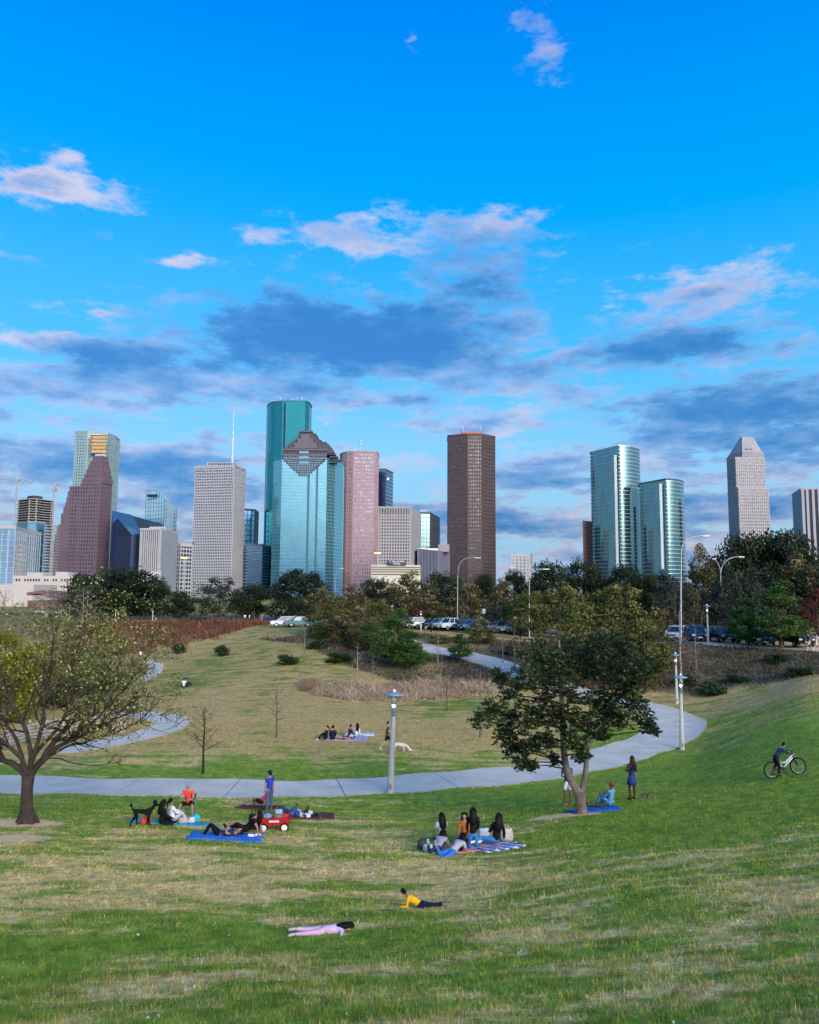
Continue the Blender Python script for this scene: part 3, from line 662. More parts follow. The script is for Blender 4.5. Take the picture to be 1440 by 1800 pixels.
# --- small grid office
P, zt = tops([(311.5, 958), (318, 957.5), (338, 959)], 1, 900)
t = tower('office_block', 'small dark office block with white floor bands between striped block and white tower', close(P[:2]+[P[2]]), zt, wc, dark_win, 4.5, 4.6, .18, .35, .5, cat='office block', group=None)
mb = MB(); wbox(mb, t, 319, 337, 952, 956.3, 915, 15); mb.build('penthouse', gc, t)
# --- white grid tower with the tall mast
wt = mat('white_travertine', (.335, .345, .375), .7, var=.06, scale=.04)
P, zt = tops([(343.3, 821.5), (412, 819.5), (431.5, 827.5)], 1, 1100)
t = tower('skyscraper', 'white grid tower with a tall needle mast on its roof', close(P), zt, wt, dark_win, 2.55, 4.0, .36, .42, .6)
mb = MB(); wbox(mb, t, 363.5, 411, 813, 818, 1118, 26); mb.build('penthouse', wt, t)
mb = MB()
for k in range(11): wbox(mb, t, 366+k*4, 368.6+k*4, 814.2, 817, 1117.4, 1)
mb.build('penthouse_window', dark_win, t, kind='stuff')
a = at(408.3, 815, 1125); h = at(409.5, 714, 1125).z-a.z; o = Vector((a.x-t.location.x, a.y-t.location.y, a.z-ZB))
MB().lathe([(1.5, 0), (1.3, h*.3), (1.0, h*.48), (1.9, h*.49), (1.9, h*.5), (.8, h*.51), (.5, h*.8), (.15, h)], 8, o).build('mast', mat('mast_steel', (.5, .52, .56), .5), t)
# --- blue glass pair behind it
bl = glass('blue_glass', (.18, .42, .62), .06, .9)
P, zt = tops([(428, 896), (449.5, 897.5), (455, 902)], 1, 1250); t = tower('skyscraper', 'blue glass tower half hidden behind the white grid tower', close(P), zt, mull, bl, 6, 8, .1, .12, .3)
P, zt = tops([(429, 958), (461.5, 958.5), (475, 962)], 1, 1180); t = tower('office_block', 'low dark blue banded glass block left of the tall teal tower', close(P), zt, mat('blue_band', (.12, .2, .3), .5), glass('night_blue_glass', (.07, .16, .27), .1, .8), 8, 4.6, .08, .4, .4, 'bands', cat='office block', group=None)
# --- tall teal tower, rounded on the left
teal = glass('teal_glass', (.026, .235, .27), .12, .8, .004)
P, zt = tops([(469.5, 716), (470.3, 713.5), (473, 711), (478, 708.6), (485, 707), (497, 706), (537, 706), (544, 709)], 5, 1217)
P = P+[(P[-1][0], P[-1][1]+30), (P[0][0]+8, P[0][1]+30)]
t = tower('skyscraper', 'tallest tower, dark teal glass with a rounded left side', P, zt, mat('teal_mullion', (.02, .17, .18), .4), teal, 8.0, 5.0, .07, .10, .15, 'fins')
mb = MB(); wbox(mb, t, 496, 499.5, 708, 1020, 1213.5, 3.2); mb.build('dark_seam', navy, t)
mb = MB(); wbox(mb, t, 482, 532, 703.6, 706, 1240, 25)
mb.build('plant_room', mat('roof_pink', (.30, .22, .22), .8), t)
for u, hgt in ((493, 6), (512, 4.5), (516, 3), (522, 5.5), (531, 6)): mb = MB(); wbox(mb, t, u, u+.6, 705-hgt, 704, 1245, .8); wbox(mb, t, u-1.2, u+1.8, 704.5-hgt, 705-hgt+.2, 1245.2, .6); mb.build('antenna', steel, t)
# --- light teal tower with the stepped granite crown
lteal = glass('bright_teal_glass', (.21, .43, .53), .05, .92, .03); lteal2 = lteal
P, zt = tops([(480, 817), (494.6, 806), (573.5, 805.5), (588, 804.5), (602.5, 800)], 2, 1050)
d_ = 1050; P = [(at(479.5, 900, d_+16).x, d_+16), (at(494, 900, d_).x, d_), (at(573.5, 900, d_).x, d_), (at(588, 900, d_+14).x, d_+14), (at(602.5, 900, d_+42).x, d_+42)]
zt = at(530, 806, d_).z
t = tower('skyscraper', 'bright teal mirror glass tower crowned by a stepped granite pyramid', close(P, 26), zt, mat('sea_mullion', (.12, .36, .42), .4), lteal, 2.7, 4.6, .07, .10, .2, parapet=.6)
cg = mat('crown_granite', (.062, .058, .074), .75, var=.12, scale=.08); cgp = mat('crown_granite_pale', (.115, .107, .130), .75, var=.1, scale=.08)
mb = MB(); mbp = MB(); mw = MB()
for (a, b, v0, v1, dd, dp) in [(527, 549, 756.5, 762, 1068, 26), (523, 556, 762, 770.5, 1066, 30), (519, 561, 770.5, 773, 1062, 30), (516, 565, 773, 776.5, 1060, 36), (510, 574, 776.5, 781, 1058, 40), (505, 579, 781, 786, 1056, 44), (500, 583, 786, 791, 1054, 48), (497, 586.5, 791, 798, 1051, 54)]:
    wbox(mb, t, a, b, v0, v1-.02, dd, dp)
for (a, b, v0, v1, dd) in [(529, 545, 764, 771, 1060), (523, 551, 771, 779, 1055), (517, 557, 779, 786, 1052), (526, 549, 757, 759, 1066), (497, 576, 789, 791.5, 1049), (511, 559, 786, 788, 1050)]: wbox(mbp, t, a, b, v0, v1-.03, dd, 8)
for i, (a, b, v0, v1) in enumerate([(495.5, 575, 798, 803), (496.5, 574, 803, 807), (499, 571, 807, 811), (503, 567, 811, 815), (507.5, 562, 815, 819), (511, 558, 819, 823), (515.5, 553.5, 823, 827), (520, 549, 827, 831), (524.5, 544, 831, 836.5)]):
    wbox(mb, t, a, b, v0, v1-.03, d_-1.6, 2.4)
    for u in np.arange(a+3, b-3, 4.2): wbox(mw, t, u, u+2.4, v0+.8, v1-.6, d_-2.0, .6)
for k in range(3): wbox(mw, t, 526, 543, 793+k*9, 797+k*9, d_-2.9+.2*k, 1)
wbox(mbp, t, 496, 575, 799.5, 800.8, d_-3.0, 1.2); wbox(mbp, t, 511, 560, 806.6, 808, d_-3.4, 1.2)
mb.build('granite_crown', cg, t); mbp.build('crown_trim', cgp, t, kind='stuff'); mw.build('crown_window', glass('crown_glass', (.16, .30, .38), .1, .7), t, kind='stuff')
for (a, b, v) in [(577, 590, 797), (580, 594, 802), (585, 598, 807), (581, 592, 811)]: mb = MB(); wbox(mb, t, a, b, v, v+2.6, d_+1, 10); mb.build('corner_step', mat('dark_step', (.05, .055, .07), .6), t)
mb = MB()
for u in (541, 556): MB_ = MB(); wbox(MB_, t, u, u+.16, 812, 1025, d_-.3, .3); MB_.build('seam', mat('sea_seam', (.03, .13, .17), .4), t)
mb = MB(); wbox(mb, t, 480, 500, 799, 1, d_, 1) if False else None
# --- pink granite grid tower
pk = mat('pink_granite', (.34, .235, .25), .7, var=.07, scale=.04)
P, zt = tops([(598.5, 802), (604, 799), (612, 796.6), (622, 795.3), (640, 794.8), (658, 795.2), (662.8, 797.5)], 4, 1150)
d_ = 1150; P = [(at(u, 900, d_+q).x, d_+q) for u, q in ((597, 26), (601.5, 12), (609, 4), (620, 0), (658, 0), (663, 6))]
zt = at(640, 795.2, d_).z
t = tower('skyscraper', 'pink granite tower with a square window grid and small mast', close(P, 40), zt, pk, glass('pink_window', (.24, .25, .33), .06, .8, blinds=3.7), 3.7, 5.6, .48, .44, .8)
o = at(634, 795, d_+15)-Vector(t.location)
MB().lathe([(.6, 0), (.6, 10), (2, 10.5), (2, 12.5), (.6, 13), (.6, 15.5), (1.7, 16), (1.7, 17.5), (.4, 18)], 8, o).build('mast', steel, t)
o = at(613, 794.5, d_+10)-Vector(t.location); e_ = at(630, 789.5, d_+10)-Vector(t.location); MB().tube([o, e_], [1.3, .8], 5).tube([e_, e_-Vector((2, 0, 5))], .6, 5).build('roof_davit', steel, t)
# --- dark tower with punched openings
P, zt = tops([(655, 826.5), (678.5, 826), (691, 832)], 1, 1280)
t = tower('skyscraper', 'dark navy tower with square openings near its top, behind the pink tower', close(P), zt, glass('navy_band', (.03, .06, .12), .3, .3), glass('steel_glass', (.20, .30, .38), .12, .8), 40, 6.2, .06, .34, .4, 'bands', skip=(0,))
mb = MB(); wbox(mb, t, 655, 678.3, 828, 1010, 1277, 2); mb.build('blank_wall', navy, t)
for q in ((662.5, 665.5, 839, 847.5, 1275.8, .9), (680.5, 684, 840, 844, 1276.3, 6)): mb = MB(); wbox(mb, t, *q); mb.build('opening', mat('sky_opening', (.75, .80, .86), .4), t)
# --- hotel
hb = mat('hotel_beige', (.30, .285, .285), .75, var=.07, scale=.06)
P, zt = tops([(665.6, 891), (721.9, 891.5), (739.6, 903)], 1, 850)
P = close(P); zr = at(700, 905.5, 850).z; zp = at(690, 994, 850).z
t = tower('hotel', 'beige hotel block with a grid of dark windows and a roofline sign board', P, zr, hb, dark_win, 2.95, 3.35, .42, .42, .6, cat='hotel', group=None, parapet=.1, skip=(1, 2), z0=zp)
Q = [(p[0]-t.location.x, p[1]-t.location.y) for p in P]; OFF = Vector((t.location.x, t.location.y))
MB().prism([(q[0]*.997, q[1]*.997) for q in Q], zr-ZB+.15, zt-ZB-1.3).build('top_windows', dark_win, t)
mb = MB(); facade(mb, Q, zr-ZB+.15, zt-ZB-1.35, 2.95, 99, .42, .06, .6, 'grid', skip=(1,)); mb.build('top_fin', hb, t, kind='stuff')
MB().prism([(q[0]*1.03, q[1]*1.03) for q in Q], zt-ZB-1.3, zt-ZB+.4).build('parapet', hb, t)
e = Vector(Q[2])-Vector(Q[1]); c = (Vector(Q[1])+Vector(Q[2]))/2; nr = Vector((e.y, -e.x)).normalized()
mb = MB(); c += nr*.35; mb.box((c.x, c.y, (zt+zp)/2-ZB-.7), (e.length-.1, .8, zt-zp-1.3), math.atan2(e.y, e.x))
for k in range(14): mb.box((c.x+nr.x*.45, c.y+nr.y*.45, zp-ZB+3+k*3.6), (e.length-.4, .25, 1.0), math.atan2(e.y, e.x))
mb.build('side_wall', mat('hotel_side', (.30, .29, .29), .75), t)
mb = MB(); wbox(mb, t, 651.6, 739.4, 993.6, 1046, 846, 62); mb.build('podium', mat('podium_cream', (.50, .48, .38), .7), t)
mb = MB()
for v in (996.5, 1000.5, 1004.5, 1009): wbox(mb, t, 652, 739, v, v+1.1, 845.2, 1.5)
mb.build('podium_band', mat('podium_dark', (.12, .12, .11), .7), t, kind='stuff')
mb = MB(); c = wbox(mb, t, 682, 713.5, 985, 993.5, 844, 2); sg = mb.build('sign_board', mat('sign_dark', (.035, .035, .06), .6), t)
def text_mesh(name, s, size, m, parent, loc, rot=(math.pi/2, 0, 0), ext=.02, align='CENTER', kx=1):
    cu = bpy.data.curves.new(name, 'FONT'); cu.body = s; cu.size = size; cu.align_x = align; cu.align_y = 'CENTER'; cu.extrude = ext; cu.space_line = .9; cu.resolution_u = 2
    tmp = bpy.data.objects.new('tmp', cu); col.objects.link(tmp); dg = bpy.context.evaluated_depsgraph_get(); me = bpy.data.meshes.new_from_object(tmp.evaluated_get(dg)); bpy.data.objects.remove(tmp)
    me.transform(Matrix.Diagonal((kx, 1, 1, 1))); me.transform(Matrix.Rotation(rot[2], 4, 'Z') @ Matrix.Rotation(rot[0], 4, 'X')); me.transform(Matrix.Translation(loc)); me.materials.clear()
    return link_mesh(name, me, m, parent, 'stuff')
wlet = mat('sign_white', (.85, .85, .9), .5, var=0)
text_mesh('lettering', 'C. BALDWIN', 2.8, wlet, sg, (c[0], c[1]-1.1, c[2]+1.25), ext=.08); text_mesh('lettering', 'HOTEL', 2.5, wlet, sg, (c[0], c[1]-1.1, c[2]-1.3), ext=.08)
# --- glass and ribbed blocks right of the hotel
P, zt = tops([(738, 902.5), (756, 903), (773, 912.5)], 1, 950)
t = tower('office_block', 'teal glass office block standing right of the beige hotel', close(P), zt, mull, glass('sea_glass', (.17, .29, .33), .06, .9), 5, 5, .06, .10, .3, cat='office block', group=None)
mb = MB(); wbox(mb, t, 738, 751.5, 896, 902.6, 965, 14); mb.build('penthouse', wc, t)
P, zt = tops([(735, 964.5), (770, 968), (790, 971)], 1, 905)
t = tower('office_block', 'low navy ribbed block with a white roof edge beneath the teal glass block', close(P, 30), zt, mat('slate_rib', (.16, .17, .23), .7), navy, 3.2, 40, .35, .1, .6, 'fins', cat='office block', group=None, parapet=.05)
mb = MB(); wbox(mb, t, 735, 770, 964, 967.2, 899, 5); mb.build('roof_edge', mat('white_edge', (.7, .72, .76), .6), t)
mb = MB(); wbox(mb, t, 770.5, 790, 957, 970, 916, 14); mb.build('plant_room', mat('slate_rib2', (.24, .22, .25), .7), t)
# --- brown octagonal tower
brn = mat('brown_granite', (.075, .05, .048), .6, var=.08, scale=.04)
d_ = 1100; P = [(at(u, 900, d_+q).x, d_+q) for u, q in ((788, 12), (822, 0), (847.5, 0), (870.5, 18))]; zt = at(835, 764.5, d_).z
P = P+[(P[3][0]+2, P[3][1]+26), (P[2][0], P[2][1]+64), (P[1][0], P[1][1]+64), (P[0][0]+1, P[0][1]+34)]
t = tower('skyscraper', 'tall dark brown granite tower with faceted sides and red penthouse', P, zt, brn, glass('bronze_window', (.10, .095, .11), .07, .8, blinds=3.5), 3.5, 5.3, .42, .44, .7)
mb = MB(); wbox(mb, t, 812.5, 847, 758.5, 764, 1112, 30); mb.build('penthouse', mat('rust_panel', (.42, .14, .09), .7), t)
for u in (814.5, 844.5): mb = MB(); wbox(mb, t, u, u+.5, 750, 759, 1120, .6); mb.build('antenna', steel, t)
# --- curved teal glass towers on the right
def curved(label, pts, d0, v_top, left_corner, seam, cap=None):
    P = [(at(u, 900, d0+q).x, d0+q) for u, q in pts]; zt = at(pts[-3][0], v_top, d0).z
    P = P+[(P[-1][0]-1.5, P[-1][1]+9), (P[0][0]+1.5, P[0][1]+9)]
    t = tower('skyscraper', label, P, zt, mat('silver_mullion', (.45, .52, .52), .4, .5), glass('curve_teal', (.15, .275, .29), .05, .92, .03, .05), 3.4, 4.4, .05, .13, .3, 'bands', smooth=True, parapet=.5)
    return t, zt, P
def arc(uL, uR, uA, d_in, dep, n=14):
    """flat run from uL to uA, then a half-round end out to uR"""
    out = [(uL, dep), (uL+1.2, dep-5), (uL+5, dep-8)]
    r = uR-uA
    for k in range(n+1):
        a = math.pi/2*k/n; out.append((uA+r*math.sin(a), (1-math.cos(a))*26))
    return out
t, zt, P = curved('larger curved teal glass tower with rounded right end, right of centre', arc(1040, 1127, 1090, 0, 48), 900, 783.5, 0, 0)
mb = MB(); wbox(mb, t, 1083.5, 1084.1, 800, 1000, 899.3, .7); mb.build('mullion_rib', mat('pale_rib', (.35, .42, .42), .5), t)
t, zt, P = curved('smaller curved teal glass tower with flat overhanging roof disc', arc(1127, 1203.5, 1172, 0, 40), 850, 845, 0, 0)
Q = [((p[0]-t.location.x)*1.05, (p[1]-t.location.y)*1.12) for p in P]; MB().prism(Q, zt-ZB+.8, zt-ZB+2.3).build('roof_disc', mat('dark_disc', (.06, .08, .09), .5), t)
mb = MB(); wbox(mb, t, 1163, 1163.6, 850, 1000, 849.3, .7); mb.build('mullion_rib', MATS['pale_rib'], t)
P, zt = tops([(1024.5, 918), (1037, 919), (1045, 921)], 1, 960); tower('office_block', 'slim dark red block half hidden by the larger curved tower', close(P), zt, mat('maroon_brick', (.16, .09, .10), .7), dark_win, 4, 4.2, .45, .45, .5, cat='office block', group=None)
P, zt = tops([(898, 976), (932, 976.5), (936, 978)], 1, 1000); t = tower('office_block', 'small white block peeping over the trees right of the brown tower', close(P), zt, wt, grey_win, 5, 4, .5, .45, .4, cat='office block', group=None)
mb = MB(); wbox(mb, t, 905, 922, 972, 975.6, 1010, 12); mb.build('penthouse', wc, t)
# --- grey tower with a hipped top
gg = mat('grey_granite', (.31, .30, .315), .7, var=.06, scale=.04)
d_ = 1300
def xy(u, q): return (at(u, 900, d_+q).x, d_+q)
P = [xy(1287.5, 40), xy(1309, 10), xy(1331, 8), xy(1346.5, 26)]; P = P+[(P[3][0]+3, P[3][1]+30), (P[0][0]+6, P[0][1]+30)]; z1 = at(1320, 793.5, d_).z
t = tower('skyscraper', 'light grey tower with a tapering hipped top at the right', P, z1, gg, dark_win, 4.2, 4.9, .45, .5, .5, parapet=.05)
o = t.location; zr = at(1318, 762, d_).z-ZB; rq = [xy(1305.5, 40), xy(1309.5, 26), xy(1327, 24), xy(1329.5, 36), xy(1329, 44), xy(1307, 48)]
n = 6; MB().add([(p[0]-o.x, p[1]-o.y, z1-ZB+.06) for p in P]+[(p[0]-o.x, p[1]-o.y, zr) for p in rq], [(i, (i+1) % n, n+(i+1) % n, n+i) for i in range(n)]+[tuple(range(n, 2*n))]).build('hipped_roof', gg, t)
for (ul, ur, v, q) in ((1296.5, 1347.8, 805, 4), (1299.5, 1352.8, 858, -2)):
    P = [xy(ul, q), xy(ur, q+3)]; P = P+[(P[1][0], P[1][1]+28), (P[0][0], P[0][1]+28)]
    tower('x', None, P, at(1320, v, d_+q).z, gg, dark_win, 3.4, 5.3, .45, .45, .6, root=t, parapet=1.5, roof_name='terrace')
mb = MB()
for v in (783.5, 787.8):
    for k in range(4): wbox(mb, t, 1312+k*3.4, 1314.2+k*3.4, v, v+1.5, d_+14 if v < 785 else d_+10, 5)
mb.build('attic_window', dark_win, t, kind='stuff')
# --- striped tower at the right edge
P, zt = tops([(1393.5, 871), (1408.5, 861), (1480, 859)], 1, 900)
t = tower('office_block', 'black and white striped tower cut by the right edge', close(P), zt, wt, glass('black_window', (.015, .015, .02), .15, .2), 6.0, 90, .45, .05, 1.0, 'fins', cat='skyscraper', group=None, skip=(0,))
P = close(P); Q = [(p[0]-t.location.x, p[1]-t.location.y) for p in P]; e = Vector(Q[1])-Vector(Q[0]); c = (Vector(Q[0])+Vector(Q[1]))/2+Vector((e.y, -e.x)).normalized()*.3
MB().box((c.x, c.y, (zt-ZB)/2), (e.length-.05, .9, zt-ZB-.05), math.atan2(e.y, e.x)).build('side_wall', gc, t)
# --- low white buildings at left
def low(label, u0, u1, v0, d, depth, m, rows, cols, name='low_building', rv=(0, 0)):
    a, b = at(u0, v0, d), at(u1, v0, d); t = empty(name, ((a.x+b.x)/2, d+depth/2, ZB), label=label, cat='building', group='low white buildings')
    h = a.z-ZB; MB().box((0, 0, h/2), (b.x-a.x, depth, h)).build('wall', m, t)
    w = (b.x-a.x); n = 0
    for r in range(rows):
        for k in range(cols):
            if rng.random() < .12: continue
            o = MB().box((-w*.45+w*.9*k/max(1, cols-1), -depth/2-.02, h-2.2-r*3.4), (w/cols*.5, .3, 1.2)).build('window', dark_win, t)
    return t, h, w
wb = mat('cream_wall', (.42, .385, .36), .8, var=.06, scale=.1)
t, h, w = low('long white building with rows of small windows, below the granite tower', 24, 140, 1012, 420, 30, wb, 4, 22)
MB().box((-w*.3, 0, h+1.0), (w*.25, 12, 2)).build('roof_box', wb, t); MB().box((w*.12, 0, h+1.2), (w*.2, 12, 2.4)).build('roof_box', wb, t)
t, h, w = low('plain windowless white building at the left edge', -40, 60, 1027, 300, 20, wb, 0, 0)
a = at(62, 1050, 260); t = empty('low_building', (at(85, 1050, 262).x, 262, ZB), label='low building with pinkish brown pitched roof at left', cat='building', group='low white buildings')
xl, xm, xr, xe = [at(u, 1050, 262).x-t.location.x for u in (62, 84, 112, 130)]; zA = at(84, 1038, 262).z-ZB; zE = at(84, 1050, 262).z-ZB
MB().add([(xl, -6, zA-.7), (xm, -6, zA), (xr, -6, zE), (xl, 10, zA-.7), (xm, 10, zA), (xr, 10, zE)]+[(xl, -6, zA-1.6), (xm, -6, zA-.9), (xr, -6, zE-.9), (xl, 10, zA-1.6), (xm, 10, zA-.9), (xr, 10, zE-.9)], [(0, 1, 4, 3), (1, 2, 5, 4), (6, 7, 1, 0), (7, 8, 2, 1), (2, 8, 11, 5), (9, 6, 0, 3)]).build('roof', mat('brown_roof', (.16, .085, .08), .8), t)
MB().prism([(xl, -5), (xr-1, -5), (xr-1, 9), (xl, 9)], 0, [zE-1]*4).build('wall', mat('brown_wall', (.13, .08, .07), .8), t)
a = at(100, 1075, 178); zg_ = tz(a.x, 178); t = empty('pavilion', (a.x, 178, zg_), label='open park pavilion with flat pale roof among the bare trees', cat='pavilion')
w = (at(128, 1075, 178).x-at(74, 1075, 178).x); h = at(100, 1074, 178).z-zg_
MB().box((0, 0, h-.15), (w, 6, .3)).build('roof', mat('pav_roof', (.42, .42, .44), .7), t); mb = MB()
for k in range(5):
    for sy in (-2.5, 2.5): MB().box((-w/2+.3+k*(w-.6)/4, sy, (h-.3)/2), (.25, .25, h-.3)).build('post', mat('pav_post', (.25, .24, .23), .8), t)
MB().box((0, 2.8, h*.4), (w*.9, .2, h*.75)).build('back_wall', mat('pav_wall', (.06, .055, .05), .9), t)
# ------------------------------------------------------------------ trees and shrubs
def unit(v): return v/np.maximum(np.linalg.norm(v, axis=-1, keepdims=True), 1e-9)
def leaf_quads(P, size, aspect=.55, up=.0, dirs=None):
    n = len(P); d = unit(rng.normal(size=(n, 3))+np.array([0, 0, up])) if dirs is None else dirs
    s = unit(np.cross(d, rng.normal(size=(n, 3)))); L = (size*rng.uniform(.7, 1.3, n))[:, None]
    V = np.stack([P-d*L*.5, P+s*L*aspect*.5, P+d*L*.5, P-s*L*aspect*.5], 1)
    return V.reshape(-1, 3), np.arange(4*n).reshape(-1, 4)
BARK = {k: mat('bark_'+k, c, .9, var=.3, scale=2.2, bump=.8) for k, c in dict(dark=(.034, .026, .021), grey=(.13, .115, .10), brown=(.10, .075, .055), pale=(.22, .19, .16)).items()}
LEAF = dict(oak=leafmat('oak_leaf', (.010, .017, .008), (.024, .038, .015), (.05, .07, .026)), oakgrey=leafmat('grey_oak_leaf', (.02, .027, .018), (.045, .057, .035), (.08, .09, .055)),
            syc=leafmat('sycamore_leaf', (.034, .038, .013), (.115, .10, .034), (.42, .34, .17)), olive=leafmat('olive_leaf', (.036, .048, .012), (.11, .12, .027), (.27, .23, .075)),
            green=leafmat('green_leaf', (.03, .06, .012), (.075, .125, .026), (.14, .18, .045)), pine=leafmat('pine_needle', (.02, .052, .009), (.058, .135, .02), (.12, .21, .038)),
            red=leafmat('red_leaf', (.05, .010, .010), (.12, .024, .018), (.24, .06, .04)), willow=leafmat('willow_leaf', (.075, .085, .008), (.17, .18, .014), (.28, .27, .04)),
            yellow=leafmat('yellow_leaf', (.16, .09, .008), (.42, .26, .02), (.6, .42, .06)), shrub=leafmat('shrub_leaf', (.012, .03, .008), (.028, .062, .014), (.06, .10, .03)),
            magnolia=leafmat('magnolia_leaf', (.010, .019, .007), (.028, .050, .014), (.11, .135, .05), .42), pale=leafmat('pale_leaf', (.06, .075, .014), (.18, .19, .045), (.48, .46, .20)))
def canopy(kind, n, nc, size, rc, prof, W=1.0, Hh=1.0, lo=.2, seed=0, flat=1.0):
    """crown of n leaves in nc uneven clumps; prof(h 0..1) -> relative radius"""
    r = np.random.default_rng(seed); h = r.random(nc*3); pr = prof(h); keep = r.random(nc*3) < pr/pr.max(); h = h[keep][:nc]
    a = r.uniform(0, 6.283, len(h)); rad = prof(h)*np.sqrt(r.uniform(.12, 1, len(h)))*(1+.12*r.normal(size=len(h)))
    c = np.stack([np.cos(a)*rad*W/2, np.sin(a)*rad*W/2, Hh*(lo+(1-lo)*h)], 1)
    w = r.uniform(.5, 1.6, len(c)); i = r.choice(len(c), n, p=w/w.sum()); q = unit(r.normal(size=(n, 3)))*(r.random((n, 1))**.45)
    cr = rc*r.uniform(.6, 1.3, len(c)); P = c[i]+q*cr[i][:, None]*np.array([1, 1, .72*flat])
    P[:, 2] = np.maximum(P[:, 2], Hh*lo*.75)
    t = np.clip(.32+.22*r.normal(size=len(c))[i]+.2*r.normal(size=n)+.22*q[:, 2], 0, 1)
    V, Fc = leaf_quads(P, np.full(n, size)); return V, Fc, t, c
def limbs(c, trunk_h, r0, top, seed=0, n=12, bend=.3):
    r = np.random.default_rng(seed); mb = MB(); bx = r.normal(0, .02)*top
    mb.tube([(0, 0, -.25), (0, 0, .15), (bx*.3, 0, trunk_h*.5), (bx, 0, trunk_h), (bx*1.2, 0, top)], [r0*1.5, r0*1.1, r0*.9, r0*.75, r0*.2], 7)
    for k in r.permutation(len(c))[:n]:
        p = Vector(c[k]); z0 = min(trunk_h*r.uniform(.8, 1.2)+.25*(p.z-trunk_h)*r.random(), p.z*.9); s = Vector((bx, 0, z0)); m_ = s.lerp(p, .5)+Vector((0, 0, -.06*top*bend))
        rr = r0*.45; mb.tube([s, m_, p], [rr, rr*.6, rr*.2], 5)
    return mb
dome = lambda h: np.sqrt(np.clip(1-((h-.35)/.68)**2, .03, 1))
ovoid = lambda h: np.clip(np.sin(np.pi*np.clip(h*.88+.13, 0, 1))**.75, .08, 1)
cone = lambda h: np.clip(1.05-h*.8, .15, 1)*np.clip(h*5+.35, 0, 1)
SPEC = dict(oak=('oak', 'dark', dome, 9500, 95, .46, 1.5, 12, 10, .10), oakgrey=('oakgrey', 'grey', dome, 5200, 75, .40, 1.25, 11, 10, .12), syc=('syc', 'grey', ovoid, 6000, 80, .36, 1.0, 8, 11, .10), olive=('olive', 'grey', ovoid, 9000, 100, .33, 1.1, 9, 11, .08),
            green=('green', 'brown', ovoid, 5000, 70, .34, 1.0, 7, 8, .08), pine=('pine', 'brown', cone, 6500, 75, .26, .78, 5.5, 9, .17), red=('red', 'brown', ovoid, 3600, 50, .30, .85, 6, 8, .1), willow=('willow', 'brown', dome, 6500, 60, .30, 1.0, 7, 7, .03),
            yellow=('yellow', 'brown', dome, 1500, 22, .28, .65, 4, 4, .05), shrub=('shrub', 'brown', dome, 1800, 24, .2, .5, 2.2, 1.6, .02), oliveshrub=('olive', 'brown', dome, 3200, 40, .22, .65, 4.5, 4, .02))
PROTO = {}
def proto(kind, var):
    if (kind, var) not in PROTO:
        lf, bk, prof, n, nc, size, rc, Wd, Hh, lo = SPEC[kind]; sd = (hash(kind) if False else sum(map(ord, kind)))*7+var
        V, Fc, t, c = canopy(kind, n, nc, size, rc, prof, Wd-rc, Hh-rc*.6, lo, sd)
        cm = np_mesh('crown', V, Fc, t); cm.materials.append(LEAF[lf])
        tm = limbs(c, Hh*max(lo, .12), Hh*.022, Hh*.8, sd, 14).mesh('trunk'); tm.materials.append(BARK[bk])
        PROTO[kind, var] = (tm, cm, Wd, Hh)
    return PROTO[kind, var]
def tree(kind, u, d, vtop, wpx, label, group=None, var=None, name='tree', cat='tree', vb=None):
    if vb is not None: p = ground(u, vb); d = p.y
    x = at(u, 1000, d).x; z = tz(x, d); h = at(u, vtop, d).z-z; w = wpx*d/F
    tm, cm, Wd, Hh = proto(kind, rng.integers(0, 3) if var is None else var)
    t = empty(name, (x, d, z), rng.uniform(0, 6.28), label, cat, group); t.scale = (w/Wd, w/Wd, h/Hh)
    link_mesh('trunk', tm, None, t); link_mesh('crown', cm, None, t, 'stuff'); return t
gO = 'dark live oaks along the far edge of the park'
for a in [('oak', 205, 163, 993, 185, 'largest dark live oak left of centre, below the striped concrete block'), ('oak', 148, 176, 1006, 70, 'dark live oak at the left end of the big oak, beside the long white building'), ('oak', 272, 174, 1014, 72, 'dark rounded live oak under the striped concrete block'),
          ('oak', 322, 166, 1035, 58, 'smallest dark live oak, in the gap below the small dark office block'), ('oakgrey', 385, 168, 1010, 95, 'thin grey-green live oak in front of the white grid tower'), ('oak', 442, 163, 1022, 85, 'dark live oak below the low banded glass block'),
          ('oak', 527, 158, 998, 120, 'broad dark live oak in front of the bright teal tower'), ('oak', 670, 160, 1012, 95, 'dark live oak behind the brownish sycamores, below the hotel'), ('oak', 782, 158, 1000, 90, 'dark live oak left of the brown tower foot'), ('oak', 850, 162, 1006, 70, 'dark live oak below the brown tower'),
          ('oak', 965, 152, 984, 100, 'dark live oak below the gap between brown tower and curved towers'), ('oak', 1025, 156, 978, 95, 'dark live oak left of the larger curved tower foot'), ('oak', 1095, 150, 990, 105, 'dark live oak below the larger curved tower'), ('oak', 1160, 146, 1000, 80, 'dark live oak below the smaller curved tower'), ('oak', 905, 158, 1000, 70, 'dark live oak beneath the small white block'),
          ('oak', 1300, 136, 936, 120, 'tall dark live oak below the hipped tower'), ('oak', 1395, 132, 928, 150, 'tallest dark live oak, at the right edge below the striped tower'), ('oak', 1348, 138, 932, 130, 'tall dark live oak between the hipped tower and the striped tower'), ('oak', 1255, 126, 985, 100, 'dark live oak behind the lit lamp on the right'), ('oak', 1345, 122, 990, 120, 'dark live oak behind the right-hand pines'), ('oak', 1430, 118, 990, 110, 'dark live oak behind the red tree at right edge'), ('oak', 1190, 128, 1025, 90, 'low dark live oak behind the tall street pole'), ('oak', 1080, 130, 1040, 110, 'low dark live oak behind the olive trees')]: tree(*a, group=gO, name='live_oak_tree')
